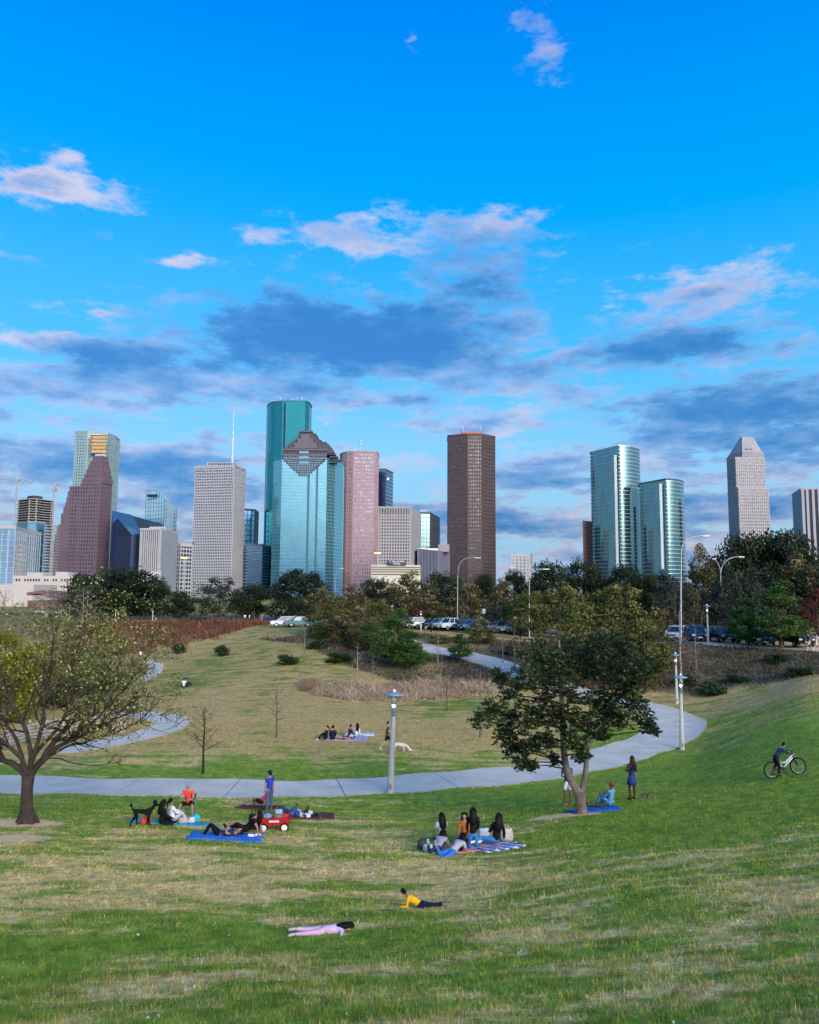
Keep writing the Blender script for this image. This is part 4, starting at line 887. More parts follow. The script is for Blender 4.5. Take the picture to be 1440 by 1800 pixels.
for a in [('syc', 565, 117, 1028, 84, 'brown-leaved sycamore left of the street, first of the row'), ('syc', 622, 121, 1022, 82, 'brown-leaved sycamore left of the tallest sycamore'), ('syc', 632, 104, 1062, 66, 'small pale-leaved sycamore in front of the row'), ('syc', 722, 138, 999, 112, 'tallest brown sycamore, in front of the hotel'),
          ('syc', 822, 136, 1014, 64, 'round sycamore with pale top behind the parked cars'), ('syc', 880, 138, 1012, 74, 'olive-brown sycamore below the brown tower right side'), ('syc', 1230, 116, 950, 66, 'narrow upright sycamore under the smaller curved tower right edge'), ('syc', 1402, 118, 966, 84, 'pale-topped sycamore against the dark oak at right'), ('syc', 760, 136, 1045, 60, 'reddish thin sycamore right of the tallest sycamore')]: tree(*a, group='sycamores turning brown', name='sycamore_tree')
for a in [('olive', 985, 80, 1012, 165, 'large olive-leaved tree rising behind the magnolia, left half'), ('olive', 1082, 82, 1012, 165, 'large olive-leaved tree rising behind the magnolia, right half'), ('olive', 1130, 77, 1080, 110, 'lower olive-green tree beside the two path lamps'), ('green', 915, 116, 1045, 62, 'small green tree left of the olive trees'), ('green', 1000, 112, 1052, 80, 'mid green tree hidden behind the olive trees'),
          ('oakgrey', 1185, 106, 1010, 78, 'grey-green tree left of the tall street pole'), ('oakgrey', 1300, 104, 1000, 95, 'grey-green tree behind the pines on the right'), ('oakgrey', 1262, 108, 1020, 80, 'grey-green tree right behind the lit lamp'), ('red', 1432, 93, 1032, 72, 'dark red tree at the right edge'), ('red', 1165, 98, 1064, 50, 'small dark red tree left of the white car'), ('red', 735, 134, 1062, 34, 'small red-leaved tree between the parked cars'),
          ('yellow', 195, 122, 1089, 46, 'small yellow-orange tree beside the russet grass'), ('willow', 22, 61, 1100, 120, 'yellow-green willow at left edge behind the bare tree'), ('willow', 75, 72, 1128, 70, 'smaller yellow-green willow right of the first'), ('oliveshrub', 120, 75, 1150, 120, 'olive-brown bush behind the bare tree crown'), ('oliveshrub', 185, 84, 1160, 85, 'olive bush beside the far path'), ('oakgrey', 880, 120, 1050, 55, 'thin grey-green tree behind the parked cars')]: tree(*a)
for a in [('olive', 588, 113, 1040, 74, 'yellow-green tree at the left end of the slope trees'), ('olive', 664, 110, 1048, 84, 'yellow-green tree rising behind the larger pine'), ('green', 705, 116, 1062, 50, 'mid green tree between the larger pine and the white pickup'), ('green', 652, 101, 1086, 62, 'mid green tree between the two pines and the pale sycamore'), ('syc', 598, 106, 1075, 58, 'thin brownish tree on the slope left of the pale sycamore'), ('green', 560, 112, 1090, 50, 'low green tree at the top of the grassy bank'), ('olive', 845, 108, 1085, 60, 'olive tree beside the rising path bend'), ('oliveshrub', 772, 108, 1112, 52, 'olive bush above the far path bend'), ('green', 1120, 96, 1085, 80, 'green tree behind the low olive-green tree'), ('olive', 930, 112, 1030, 80, 'olive tree around the double-arm street light'), ('oakgrey', 1290, 92, 1075, 55, 'thin grey-green tree beside the dark red car')]: tree(*a)
for a in [('shrub', 45, 74, 1175, 120, 'dark thicket bush behind the yellow-green willow'), ('shrub', 115, 70, 1192, 95, 'dark thicket bush behind the middle of the slatted railing'), ('shrub', 0, 84, 1150, 130, 'tall dark thicket bush at the left edge'), ('oliveshrub', 160, 98, 1132, 80, 'brownish bush left of the far path'), ('shrub', 175, 78, 1205, 70, 'dark thicket bush near the stone pier')]: tree(*a, name='shrub', cat='shrub')
for a in [('pine', 690, 92, 1082, 104, 'larger bright green pine behind the nearest lamp post'), ('pine', 725, 88, 1108, 75, 'smaller bright green pine leaning on the larger one'), ('pine', 808, 95, 1113, 58, 'small pine beside the far path'), ('pine', 1308, 86, 1044, 80, 'dark pine beside the parked cars on the right'), ('pine', 1368, 82, 1020, 115, 'large pine with drooping boughs near the right edge'), ('pine', 1015, 96, 1100, 60, 'pine hidden behind the olive trees')]: tree(*a, group='young pines', name='pine_tree')
for i, (u, v, w, hp) in enumerate([(510, 1168, 42, 20), (730, 1150, 26, 26), (345, 1096, 50, 13), (1245, 1222, 60, 26), (1290, 1200, 50, 16), (1400, 1190, 60, 18), (1200, 1205, 40, 20), (600, 1165, 60, 18), (395, 1152, 30, 18), (320, 1147, 30, 16), (560, 1140, 40, 14), (895, 1150, 34, 18), (1360, 1165, 50, 16), (1130, 1180, 70, 20)]):
    tree('shrub', u, 0, v-hp, w, ['round dark shrub alone on the grassy bank', 'dark shrub where the far path meets the pines', 'clipped green hedge under the far oaks', 'largest green shrub on the brushy slope right of the lamps', 'low shrub right of the largest one on the slope', 'low wide shrub near the right edge of the slope', 'small shrub behind the two path lamps', 'low green undergrowth below the sycamores', 'small dark shrub in the russet grass', 'small dark shrub at the foot of the russet bank', 'low shrub at the top of the brown slope', 'small shrub beside the rising path', 'low shrub under the right-hand pines', 'dark shrub behind the olive tree'][i], 'shrubs on the banks', name='shrub', cat='shrub', vb=v)
# bare branching
def branch(mb, p, d, L, r, lev, rs, tips, up=.15, spread=.75, kids=(3, 5), nseg=5):
    pts = [p]; q = p.copy(); dd = d.copy()
    for k in range(nseg):
        dd = (dd+Vector(rs.normal(0, .16, 3))+Vector((0, 0, up*.3))).normalized(); q = q+dd*(L/nseg); pts.append(q)
    mb.tube(pts, [r*(1-.75*i/nseg) for i in range(nseg+1)], 6 if r > .05 else (4 if r > .02 else 3), cap=False)
    tips.append((pts[-1], dd)); tips.append((pts[-2], dd))
    if lev > 0:
        for _ in range(rs.integers(*kids)+1):
            i = rs.integers(2, nseg+1); f = i/nseg; nd = (dd+Vector(rs.normal(0, spread, 3))); nd.z = nd.z*.8+up; nd.normalize()
            branch(mb, pts[i], nd, L*rs.uniform(.4, .7), max(.006, r*(1-.7*f)*.7), lev-1, rs, tips, up, spread, kids, max(3, nseg-1))
def bare_tree(name, p, h, label, group=None, rs=None, bark='brown', n=14, start=.3, reach=.33, lev=2, r0=None, cat='tree', leaves=0, leaf=None):
    rs = np.random.default_rng(rs); t = empty(name, p, 0, label, cat, group); r0 = r0 or h*.017
    ax = [Vector((rs.normal(0, .012)*h*i/5, rs.normal(0, .012)*h*i/5, h*i/5)) for i in range(6)]; ax[0] = Vector((0, 0, -.15))
    MB().tube(ax, [r0*1.25, r0, r0*.8, r0*.6, r0*.4, r0*.12], 7).build('trunk', BARK[bark], t)
    mb = MB(); tips = []
    for k in range(n):
        f = start+(.97-start)*k/n; a = k*2.4+rs.normal(0, .3); q = ax[0].lerp(ax[5], f) if False else ax[int(f*5)].lerp(ax[min(5, int(f*5)+1)], f*5-int(f*5))
        dz = rs.uniform(.15, .6); L = reach*h*(1.05-f*.75)*rs.uniform(.7, 1.15)
        branch(mb, q, Vector((math.cos(a), math.sin(a), dz)).normalized(), L, r0*(1-f)*.55+.006, lev, rs, tips, .18, .6, (2, 4), 4)
    mb.build('branches', BARK[bark], t, kind='stuff')
    if leaves:
        P = np.array([tuple(q[0]) for q in tips]); P = P[rs.integers(0, len(P), leaves)]+rs.normal(0, .12, (leaves, 3)); V, Fc = leaf_quads(P, np.full(leaves, .16)); link_mesh('leaves', np_mesh('leaves', V, Fc, rs.random(leaves)), LEAF[leaf], t, 'stuff')
    return t
gB = 'bare young trees on the lawn'
for i, (u, vb, vt, lab, bk) in enumerate([(357, 1360, 1238, 'bare young tree with upswept branches beyond the path, behind the red-shirted man', 'dark'), (486, 1297, 1205, 'slim bare sapling in the middle of the dry lawn', 'brown'), (786, 1250, 1172, 'bare sapling at the edge of the tan grass', 'brown'), (845, 1297, 1172, 'tall twiggy bare tree left of the magnolia', 'grey'), (628, 1194, 1128, 'pale bare sapling on the slope left of the pines', 'pale'), (884, 1166, 1110, 'thin bare sapling beside the rising path', 'pale'), (1197, 1187, 1070, 'bare sapling in front of the white parked car', 'pale'), (1224, 1178, 1095, 'thin bare sapling on the right slope', 'grey'), (770, 1168, 1108, 'slim bare sapling by the far path bend', 'pale'), (905, 1178, 1100, 'bare pale sapling above the rising path', 'pale'), (535, 1150, 1085, 'thin bare sapling on the grassy bank left of the sycamores', 'grey'), (655, 1200, 1150, 'bare trunk between the two pines', 'grey')]):
    p = ground(u, vb); h = at(u, vt, p.y).z-p.z; bare_tree('bare_tree', p, h, lab, gB, 40+i, bk, n=22 if i == 0 else 15, start=.34, reach=.36 if i == 0 else .28, lev=2 if i in (0, 1, 3) else 1)
gG = 'grey bare trees at the left edge of the park'
labs = ['grey bare tree at left edge below the plain white building', 'grey bare tree with pale stems below the pinkish roof', 'leaning pale bare tree in front of the pavilion', 'grey bare tree right of the pavilion', 'low grey bare tree left of the pavilion']
for i, (u, d, vt) in enumerate([(12, 140, 1040), (72, 138, 1046), (98, 142, 1042), (150, 145, 1030), (44, 135, 1062)]):
    x = at(u, 1000, d).x; z = tz(x, d); bare_tree('bare_tree', (x, d, z), at(u, vt, d).z-z, labs[i], gG, 70+i, 'pale' if i % 2 else 'grey', n=20, start=.15, reach=.42, lev=2, leaves=250, leaf='olive')
sh = bare_tree('bare_shrub', ground(20, 1262), 2.6, 'grey leafless shrub in the thicket behind the slatted fence', 'leafless shrubs in the thicket behind the fence', 91, 'brown', n=26, start=.02, reach=.7, lev=2, r0=.03, cat='shrub', leaves=260, leaf='olive')
for (u, v, s) in [(-30, 1275, 1.1), (60, 1258, 1.2), (95, 1250, 1.0), (130, 1246, 1.15), (165, 1243, 1.0), (195, 1240, .9), (45, 1235, 1.3), (110, 1228, 1.3), (160, 1220, 1.2), (200, 1222, 1.0), (20, 1215, 1.5), (80, 1200, 1.6), (140, 1195, 1.6), (190, 1190, 1.4)]:
    c = copy_tree(sh); c.location = ground(u, v); c.rotation_euler.z = rng.uniform(0, 6.28); c.scale = (s, s, s*rng.uniform(.8, 1.2))
for i, (u, v, s) in enumerate([(40, 1120, 2.4), (100, 1115, 2.2), (160, 1112, 2.0), (5, 1110, 2.4)]):
    c = copy_tree(sh); c.location = (at(u, 1100, 128+4*i).x, 128+4*i, tz(at(u, 1100, 128+4*i).x, 128+4*i)); c.scale = (s*1.4, s, s*.8); c['label'] = 'grey leafless brush on the far bank left of the russet grass'; c['group'] = 'leafless brush on the far bank'
# the big bare tree at left
pB = TREE_L; dB = pB.y; T = empty('tree', pB, 0, 'big half-bare tree with dark spreading limbs and few leaves, left foreground', 'tree')
def loc(u, v, d, o): return at(u, v, d)-Vector(o)
mb = MB(); mb.tube([loc(47, 1452, dB, pB), loc(47, 1440, dB, pB), loc(47, 1410, dB, pB), loc(48, 1385, dB, pB), loc(50, 1362, dB, pB)], [.34, .25, .20, .19, .215], 16)
for k in range(5):
    a = k*1.3+.4; mb.tube([(math.cos(a)*.15, math.sin(a)*.15, .35), (math.cos(a)*.40, math.sin(a)*.40, -.03)], [.12, .05], 6)
LIMBS = [([(50, 1368), (22, 1342), (-30, 1325), (-110, 1290)], .22, .3), ([(48, 1365), (40, 1335), (15, 1310), (-40, 1275), (-95, 1220)], .17, -.8), ([(50, 1362), (55, 1320), (40, 1270), (22, 1235), (0, 1190), (-18, 1130)], .19, .9), ([(52, 1362), (62, 1320), (75, 1280), (78, 1230), (88, 1170), (95, 1115)], .17, -.6),
         ([(55, 1362), (85, 1320), (110, 1285), (150, 1245), (195, 1195), (215, 1150)], .22, .5), ([(58, 1358), (100, 1315), (150, 1290), (200, 1262), (240, 1225)], .18, -1.2), ([(70, 1340), (130, 1308), (200, 1290), (245, 1270), (280, 1256)], .10, 1.1), ([(80, 1335), (105, 1332), (140, 1345), (190, 1344), (215, 1339)], .055, -.6), ([(60, 1330), (108, 1268), (128, 1210), (126, 1150), (140, 1112)], .14, 1.4), ([(45, 1362), (30, 1300), (8, 1265), (-30, 1200), (-60, 1150)], .15, 1.5), ([(60, 1350), (120, 1300), (165, 1265), (205, 1225), (245, 1180)], .11, -2.0), ([(120, 1300), (170, 1240), (180, 1180), (190, 1120)], .10, 2.2)]
rs = np.random.default_rng(5); tw = MB(); tips = []
for pts, r0, dy in LIMBS:
    n = len(pts); r0 = r0*.56; P3 = [loc(u, v, dB+dy*i/(n-1)*1.3, pB) for i, (u, v) in enumerate(pts)]
    S3 = [Vector(q) for q in smooth_line([tuple(p) for p in P3], .3)]; S3 = [p+Vector(rs.normal(0, .025, 3)) for p in S3]; m_ = len(S3)
    mb.tube(S3, [r0*(1-.85*i/(m_-1)) for i in range(m_)], 8 if r0 > .12 else 6)
    small = r0 < .035
    for _ in range(5 if small else int(14+m_*.7)):
        i = rs.integers(int(m_*.3), m_); d = (S3[min(i+1, m_-1)]-S3[max(0, i-1)]).normalized(); nd = d+Vector(rs.normal(0, .55, 3)); nd.z += .15; nd.z = nd.z if nd.z > -.1 else -nd.z*.5; nd.normalize()
        branch(tw, S3[i], nd, rs.uniform(.5, 1.5)*(.5 if small else 1), max(.017, r0*(1-.85*i/m_)*.55), 2 if not small else 1, rs, tips, .12, .6, (2, 4), 5)
mb.build('trunk', mat('bark_rough', (.055, .043, .036), .95, var=.45, scale=3.5, bump=1.0), T); tw.build('twigs', BARK['dark'], T, kind='stuff')
P = np.array([tuple(q[0]) for q in tips]); P = P[P[:, 2] > 2.2]
wt_ = np.clip((P[:, 2]-2.2)/3.0, .05, 1.3)*np.clip((P[:, 0]+3)/4, .25, 1.4); wt_ /= wt_.sum(); n = 8500; i = rs.choice(len(P), n, p=wt_); Q = P[i]+rs.normal(0, .13, (n, 3))
V, Fc = leaf_quads(Q, np.full(n, .105), .6); link_mesh('leaves', np_mesh('leaves', V, Fc, np.clip(rs.normal(.42, .28, n), 0, 1)), LEAF['pale'], T, 'stuff')
# the magnolia
pB = TREE_R; dB = pB.y; T = empty('magnolia_tree', pB, 0, 'dark glossy-leaved magnolia with forked pale trunk on the right lawn', 'tree')
st1 = [(1022, 1436), (1022, 1425), (1021, 1408), (1019, 1393)]; mbt = MB(); mbt.tube([loc(u, v, dB, pB) for u, v in st1], [.27, .21, .185, .21], 12)
stems = [([(1019, 1396), (1007, 1378), (996, 1352), (991, 1315), (990, 1270), (987, 1225), (984, 1175), (983, 1125)], .15), ([(1021, 1394), (1027, 1375), (1031, 1340), (1034, 1300), (1038, 1250), (1043, 1205), (1052, 1150)], .11)]
SP = []
for pts, r0 in stems:
    S3 = [Vector(q) for q in smooth_line([tuple(loc(u, v, dB+.05*i, pB)) for i, (u, v) in enumerate(pts)], .2)]; SP += S3; m_ = len(S3); mbt.tube(S3, [r0*(1-.75*i/(m_-1)) for i in range(m_)], 10)
mbt.build('trunk', mat('bark_magnolia', (.135, .11, .095), .9, var=.5, scale=4, bump=.8), T)
CLM = [(842, 1265, 18), (868, 1250, 26), (885, 1288, 26), (905, 1318, 24), (918, 1343, 16), (938, 1310, 24), (900, 1222, 26), (925, 1188, 30), (882, 1190, 18), (950, 1252, 32), (962, 1298, 26), (975, 1335, 14), (960, 1212, 30), (992, 1262, 30), (1000, 1218, 30), (1012, 1300, 26), (1022, 1328, 16), (1030, 1272, 28), (1048, 1238, 32), (1060, 1288, 18), (1078, 1228, 30), (1092, 1262, 26), (1102, 1210, 30), (1122, 1244, 24), (1138, 1274, 18), (1150, 1284, 10), (1112, 1180, 32), (1070, 1175, 32), (1030, 1170, 30), (985, 1165, 30), (948, 1158, 24), (1132, 1172, 24), (1000, 1138, 26), (1052, 1132, 26), (1092, 1142, 28), (900, 1262, 20), (925, 1270, 20), (1070, 1258, 20), (960, 1180, 24), (935, 1345, 12)]
rs = np.random.default_rng(11); mb = MB(); LP = []; LDr = []; LTn = []
for (u, v, rp) in CLM:
    dep = rs.uniform(-1.3, 1.3); c = loc(u, v, dB+dep, pB); c = Vector((c.x, dep, c.z)); R3 = rp*dB/F*1.05
    s = min(SP, key=lambda q: (q-c).length+3*max(0, q.z-c.z+.15)); mb.tube([s, s.lerp(c, .55)+Vector((0, 0, .05)), c], [.035, .025, .012], 5, cap=False); tn0 = rs.normal(.38, .14)
    for k in range(int(16+R3*R3*130)):
        q = Vector(rs.normal(0, 1, 3)).normalized()*R3*rs.random()**.5; q.z *= .9; w = c+q; mb.tube([c.lerp(w, .2), w], [.009, .005], 3, cap=False)
        for j in range(8):
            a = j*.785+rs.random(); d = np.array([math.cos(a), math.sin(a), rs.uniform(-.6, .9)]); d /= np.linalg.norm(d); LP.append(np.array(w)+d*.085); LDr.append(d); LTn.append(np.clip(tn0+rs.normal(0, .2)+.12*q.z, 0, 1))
mb.build('branches', BARK['dark'], T, kind='stuff')
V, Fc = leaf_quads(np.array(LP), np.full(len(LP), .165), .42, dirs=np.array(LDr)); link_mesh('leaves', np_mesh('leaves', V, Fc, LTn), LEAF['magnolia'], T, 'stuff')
# ------------------------------------------------------------------ people
def skin(verts, edges, root=0, sub=1):
    """one continuous surface grown round a skeleton: verts [(pos, radius)]"""
    me = bpy.data.meshes.new('skel'); me.from_pydata([tuple(p) for p, _ in verts], edges, []); o = bpy.data.objects.new('skel', me); col.objects.link(o)
    o.modifiers.new('s', 'SKIN')
    if not me.skin_vertices: me.attributes
    for i, (_, r) in enumerate(verts):
        sv = me.skin_vertices[0].data[i]; sv.radius = (r, r); sv.use_root = i == root
    sb = o.modifiers.new('u', 'SUBSURF'); sb.levels = sb.render_levels = sub
    dg = bpy.context.evaluated_depsgraph_get(); m2 = bpy.data.meshes.new_from_object(o.evaluated_get(dg)); bpy.data.objects.remove(o)
    V = [tuple(v.co) for v in m2.vertices]; Fs = [tuple(p.vertices) for p in m2.polygons]; bpy.data.meshes.remove(m2); return V, Fs
Z = Vector((0, 0, 1))
def nv(t): return Vector(t).normalized()
POSE = dict(
 stand=dict(s=(0, 0, 1), f=(0, 1, 0), ra=((.12, .02, -1), (.04, .15, -1)), la=((-.12, .02, -1), (-.04, .15, -1)), rl=((.04, 0, -1), (0, 0, -1), (.15, 1, -.05)), ll=((-.04, 0, -1), (0, 0, -1), (-.15, 1, -.05))),
 hands=dict(s=(0, -.03, 1), f=(0, 1, -.15), ra=((.15, -.05, -1), (-.35, .8, .1)), la=((-.15, -.05, -1), (.35, .8, .1)), rl=((.06, .02, -1), (0, -.02, -1), (.2, 1, -.05)), ll=((-.05, .08, -1), (.02, -.1, -1), (-.1, 1, -.05))),
 walk=dict(s=(0, .08, 1), f=(0, 1, -.1), ra=((.1, .35, -1), (0, .6, -.8)), la=((-.1, -.3, -1), (0, .1, -1)), rl=((.02, -.42, -1), (0, -.75, -.75), (0, .7, -.7)), ll=((-.02, .5, -1), (0, .05, -1), (0, 1, .1))),
 knees=dict(s=(0, -.12, 1), f=(0, 1, -.15), ra=((.15, .55, -.75), (-.3, .9, .1)), la=((-.15, .55, -.75), (.3, .9, .1)), rl=((.18, .8, .62), (.02, .42, -.9), (0, 1, -.1)), ll=((-.18, .8, .62), (-.02, .42, -.9), (0, 1, -.1))),
 cross=dict(s=(0, .1, 1), f=(0, 1, -.25), ra=((.15, .3, -.9), (-.25, .8, -.3)), la=((-.15, .3, -.9), (.25, .8, -.3)), rl=((.72, .7, .05), (-.9, .15, -.12), (-.7, .6, 0)), ll=((-.72, .7, .05), (.9, .3, -.1), (.7, .6, 0))),
 kneel=dict(s=(0, .1, 1), f=(0, 1, -.2), ra=((.12, .25, -1), (-.1, .7, -.6)), la=((-.12, .25, -1), (.1, .7, -.6)), rl=((.08, .12, -1), (0, -1, -.03), (0, -1, -.15)), ll=((-.08, .12, -1), (0, -1, -.03), (0, -1, -.15))),
 heels=dict(s=(0, .18, 1), f=(0, 1, -.3), ra=((.14, .35, -.9), (-.1, .9, -.3)), la=((-.14, .35, -.9), (.1, .9, -.3)), rl=((.22, 1, -.28), (-.05, -1, -.02), (0, -1, -.1)), ll=((-.22, 1, -.28), (.05, -1, -.02), (0, -1, -.1))),
 side=dict(s=(.15, .05, 1), f=(0, 1, -.2), ra=((.3, .2, -.9), (.1, .3, -.9)), la=((-.12, .4, -.85), (.1, .9, -.3)), rl=((-.55, .8, -.05), (-.8, -.55, -.03), (-.8, -.5, 0)), ll=((-.8, .55, .02), (-.75, -.6, -.05), (-.8, -.5, 0))),
 back=dict(s=(0, -1, .04), f=(0, .25, 1), ra=((.35, .5, .2), (-.4, -.3, .7)), la=((-.35, .5, .2), (.4, -.3, .7)), rl=((.08, .72, .7), (0, .5, -.85), (0, 1, -.05)), ll=((-.08, .62, .75), (0, .55, -.82), (0, 1, -.05))),
 backflat=dict(s=(0, -1, .12), f=(0, .4, 1), ra=((.5, .2, .1), (-.6, .3, .5)), la=((-.6, .3, 0), (-.1, .9, .2)), rl=((.1, 1, .05), (.05, 1, -.04), (.1, .4, 1)), ll=((-.1, .8, .5), (-.02, .6, -.75), (0, 1, .1))),
 prone=dict(s=(0, 1, .05), f=(0, .3, -.95), ra=((.9, -.1, -.16), (-.6, .8, .02)), la=((-.9, .1, -.16), (.7, .7, .02)), rl=((.1, -1, -.03), (0, -1, -.02), (0, -1, -.25)), ll=((-.1, -1, -.03), (.1, -1, .1), (0, -1, -.1))),
 tuck=dict(s=(0, 1, -.03), f=(0, .4, -.9), ra=((.75, -.1, -.5), (-.5, .75, -.05)), la=((-.75, .1, -.5), (.6, .6, -.05)), rl=((.1, -.85, -.32), (0, -1, -.06), (0, -.5, -.6)), ll=((-.1, -.8, -.4), (.05, -1, -.04), (0, -.5, -.6))),
 elbows=dict(s=(0, .88, .42), f=(0, 1, -.1), ra=((.15, .2, -1), (-.2, 1, 0)), la=((-.15, .2, -1), (.2, 1, 0)), rl=((.1, -1, -.06), (0, -1, -.02), (0, -1, -.2)), ll=((-.12, -1, -.06), (.03, -.5, .85), (0, -.3, .9))),
 roll=dict(s=(.1, .82, .5), f=(-.5, .8, -.45), ra=((.1, .25, -1), (-.2, 1, -.1)), la=((-.2, .2, -1), (.3, .9, -.1)), rl=((.15, -1, -.1), (-.15, -1, -.08), (0, -1, 0)), ll=((-.2, -1, .12), (-.05, -1, .22), (0, -.5, .8))),
 recline=dict(s=(0, -.62, .78), f=(0, 1, .05), ra=((.15, -.55, -.85), (.05, -.25, -1)), la=((-.15, -.55, -.85), (-.05, -.25, -1)), rl=((.12, 1, .12), (.02, 1, -.12), (.1, .5, .8)), ll=((-.12, .8, .55), (0, .6, -.75), (0, 1, 0))),
 chair=dict(s=(0, .3, 1), f=(0, 1, -.5), ra=((.3, .5, -.8), (-.7, .7, -.1)), la=((-.3, .5, -.8), (.7, .7, -.1)), rl=((.42, 1, -.05), (.02, .02, -1), (.25, 1, -.05)), ll=((-.42, 1, -.05), (-.02, .02, -1), (-.25, 1, -.05))),
 ride=dict(s=(0, .62, .8), f=(0, 1, -.15), ra=((.2, .75, -.55), (-.05, .95, -.1)), la=((-.25, .75, -.5), (.05, .95, -.1)), rl=((.05, .35, -1), (0, -.2, -1), (0, 1, -.2)), ll=((-.05, .1, -1), (0, -.55, -.85), (0, 1, -.3))))
SKIN = dict(light=mat('skin_light', (.48, .29, .20), .55, var=.06), tan=mat('skin_tan', (.32, .18, .115), .55, var=.06), brown=mat('skin_brown', (.13, .065, .042), .55, var=.06), dark=mat('skin_dark', (.055, .03, .022), .55, var=.06))
CL_ = {}
def cloth(c): 
    k = 'cloth_%d_%d_%d' % tuple(int(x*255) for x in c)
    return mat(k, c, .85, var=.14, scale=9, bump=.15)
HAIR = dict(black=mat('hair_black', (.008, .007, .007), .5, var=.2, scale=20), brown=mat('hair_brown', (.05, .025, .014), .55, var=.25, scale=20), red=mat('hair_red', (.16, .03, .02), .55, var=.2, scale=20), grey=mat('hair_grey', (.25, .24, .23), .6))
def add_skin(mb, ch, sub=1):
    """ch: list of (name, parent index, pos, radius)"""
    V, Fs = skin([(p, r) for _, p, r in ch], [(i, par) for i, (par, p, r) in enumerate(ch) if par is not None], 0, sub); mb.add(V, Fs)
def person(u, v, pose, rz, label, h=1.7, skin_='tan', top=(.1, .1, .1), bot=(.05, .05, .08), hair='black', hs='short', sleeve='short', leg='long', shoe=(.5, .5, .5), group=None, loc=None, dz=0, cap=None, slim=1.0, skirt=False, glance=None, lift=0, tilt=0, bare=False):
    P = POSE[pose]; k = h/1.7; s = nv(P['s']); f = nv(P['f']); ax = s.cross(f) if abs(s.dot(f)) > .2 else s.cross(f)
    fwd = Vector(P['f']); right = Vector((1, 0, 0)); right = (right-s*right.dot(s)).normalized()
    tf = right.cross(s) * -1 if False else s.cross(right)          # torso front
    pel = Vector((0, 0, 0)); J = {}; fem = hs in ('long', 'bun', 'tail')
    shw, hpw = (.155 if fem else .175)*k, .088*k
    mid = s*.23*k; chest = s*.44*k; neck = s*.53*k; hd = (s+Vector((0, 0, .25))).normalized() if s.z > -.2 else s
    head = neck+hd*.135*k
    joint = {}
    for sd, sg in (('r', 1), ('l', -1)):
        sh = chest+right*sg*shw; a1, a2 = nv(P[sd+'a'][0]), nv(P[sd+'a'][1]); el = sh+a1*.27*k; wr = el+a2*.24*k; hnd = wr+a2*.07*k
        hp = pel+right*sg*hpw-s*.03*k; l1, l2, l3 = (nv(q) for q in P[sd+'l']); kn = hp+l1*.41*k; an = kn+l2*.40*k; toe = an+l3*.15*k
        heel = an-l2*(-.045*k)
        joint[sd] = (sh, el, wr, hnd, a2, hp, kn, an, toe, l3)
    B = [(None, pel, .082*k), (0, mid, .080*k), (1, chest-s*.05*k, .092*k), (2, neck, .05*k), (3, neck+hd*.05*k, .045*k)]
    idx = {}
    for sd in 'rl':
        sh, el, wr, hnd, a2, hp, kn, an, toe, l3 = joint[sd]; n = len(B)
        B += [(2, sh, .058*k), (n, el, .040*k), (n+1, wr, .027*k), (n+2, hnd, .030*k)]; n = len(B)
        B += [(0, hp, .066*k), (n, kn, .050*k), (n+1, an, .036*k), (n+2, an+l3*.10*k, .032*k)]
    mb = MB(); add_skin(mb, B)
    # head with face
    face = nv(glance or P['f']); face = (face-hd*face.dot(hd)*.35).normalized(); side = face.cross(hd).normalized() if face.cross(hd).length > .05 else right; upv = side.cross(face).normalized()
    Rm = Matrix((side, face, upv)).transposed()
    hb = MB(); hb.ball((0, 0, 0), .1*k, 12, (.76, .92, 1.14)); hb.ball((0, .045*k, -.06*k), .05*k, 8, (.9, .9, .8)); hb.add([(-.014*k, .09*k, .015*k), (.014*k, .09*k, .015*k), (.016*k, .092*k, -.02*k), (-.016*k, .092*k, -.02*k), (0, .117*k, -.018*k)], [(0, 1, 4), (1, 2, 4), (2, 3, 4), (3, 0, 4)])
    for sg in (-1, 1): hb.ball((sg*.077*k, -.005*k, -.008*k), .022*k, 6, (.4, .8, 1.3))
    mb.add([Rm @ Vector(p)+head for p in hb.v], hb.f)
    for sd in 'rl':   # palm and five fingers
        sh, el, wr, hnd, a2, *_ = joint[sd]; sg = 1 if sd == 'r' else -1; w = a2.cross(Vector((0, 0, 1))); w = w.normalized() if w.length > .1 else Vector((0, 1, 0)); bd = w.cross(a2).normalized()
        for q in range(4):
            b0 = hnd+w*(q-1.5)*.017*k; L = (.055, .068, .073, .062)[q]*k; mb.tube([b0, b0+a2*L*.55, b0+a2*L*.9-bd*L*.35], [.009*k, .008*k, .006*k], 5)
        b0 = wr+a2*.03*k+w*.025*k; mb.tube([b0, b0+(w*.6+a2*.7)*.035*k, b0+(w*.4+a2)*.06*k], [.010*k, .009*k, .007*k], 5)
    low = min(p[2] for p in mb.v)
    if loc is None:
        g0 = ground(u, v); loc = Vector((g0.x, g0.y, g0.z))
    T = empty('person', (loc.x, loc.y, loc.z+dz), rz, label, 'person', group)
    if tilt: T.rotation_euler = (0, tilt, rz)
    off = Vector((0, 0, -low+(.012 if pose not in ('stand', 'walk', 'hands') else .05*k)+lift))
    def fin(m_, name, mt): m_.v = [(p[0]+off.x, p[1]+off.y, p[2]+off.z) for p in m_.v]; return m_.build(name, mt, T, smooth=True)
    fin(mb, 'body', SKIN[skin_])
    def tone(c): return cloth(c)
    S = [(None, pel-s*.07*k, .138*k), (0, mid, .112*k*slim), (1, chest-s*.05*k, .122*k*slim), (2, chest+s*.035*k, .075*k)]
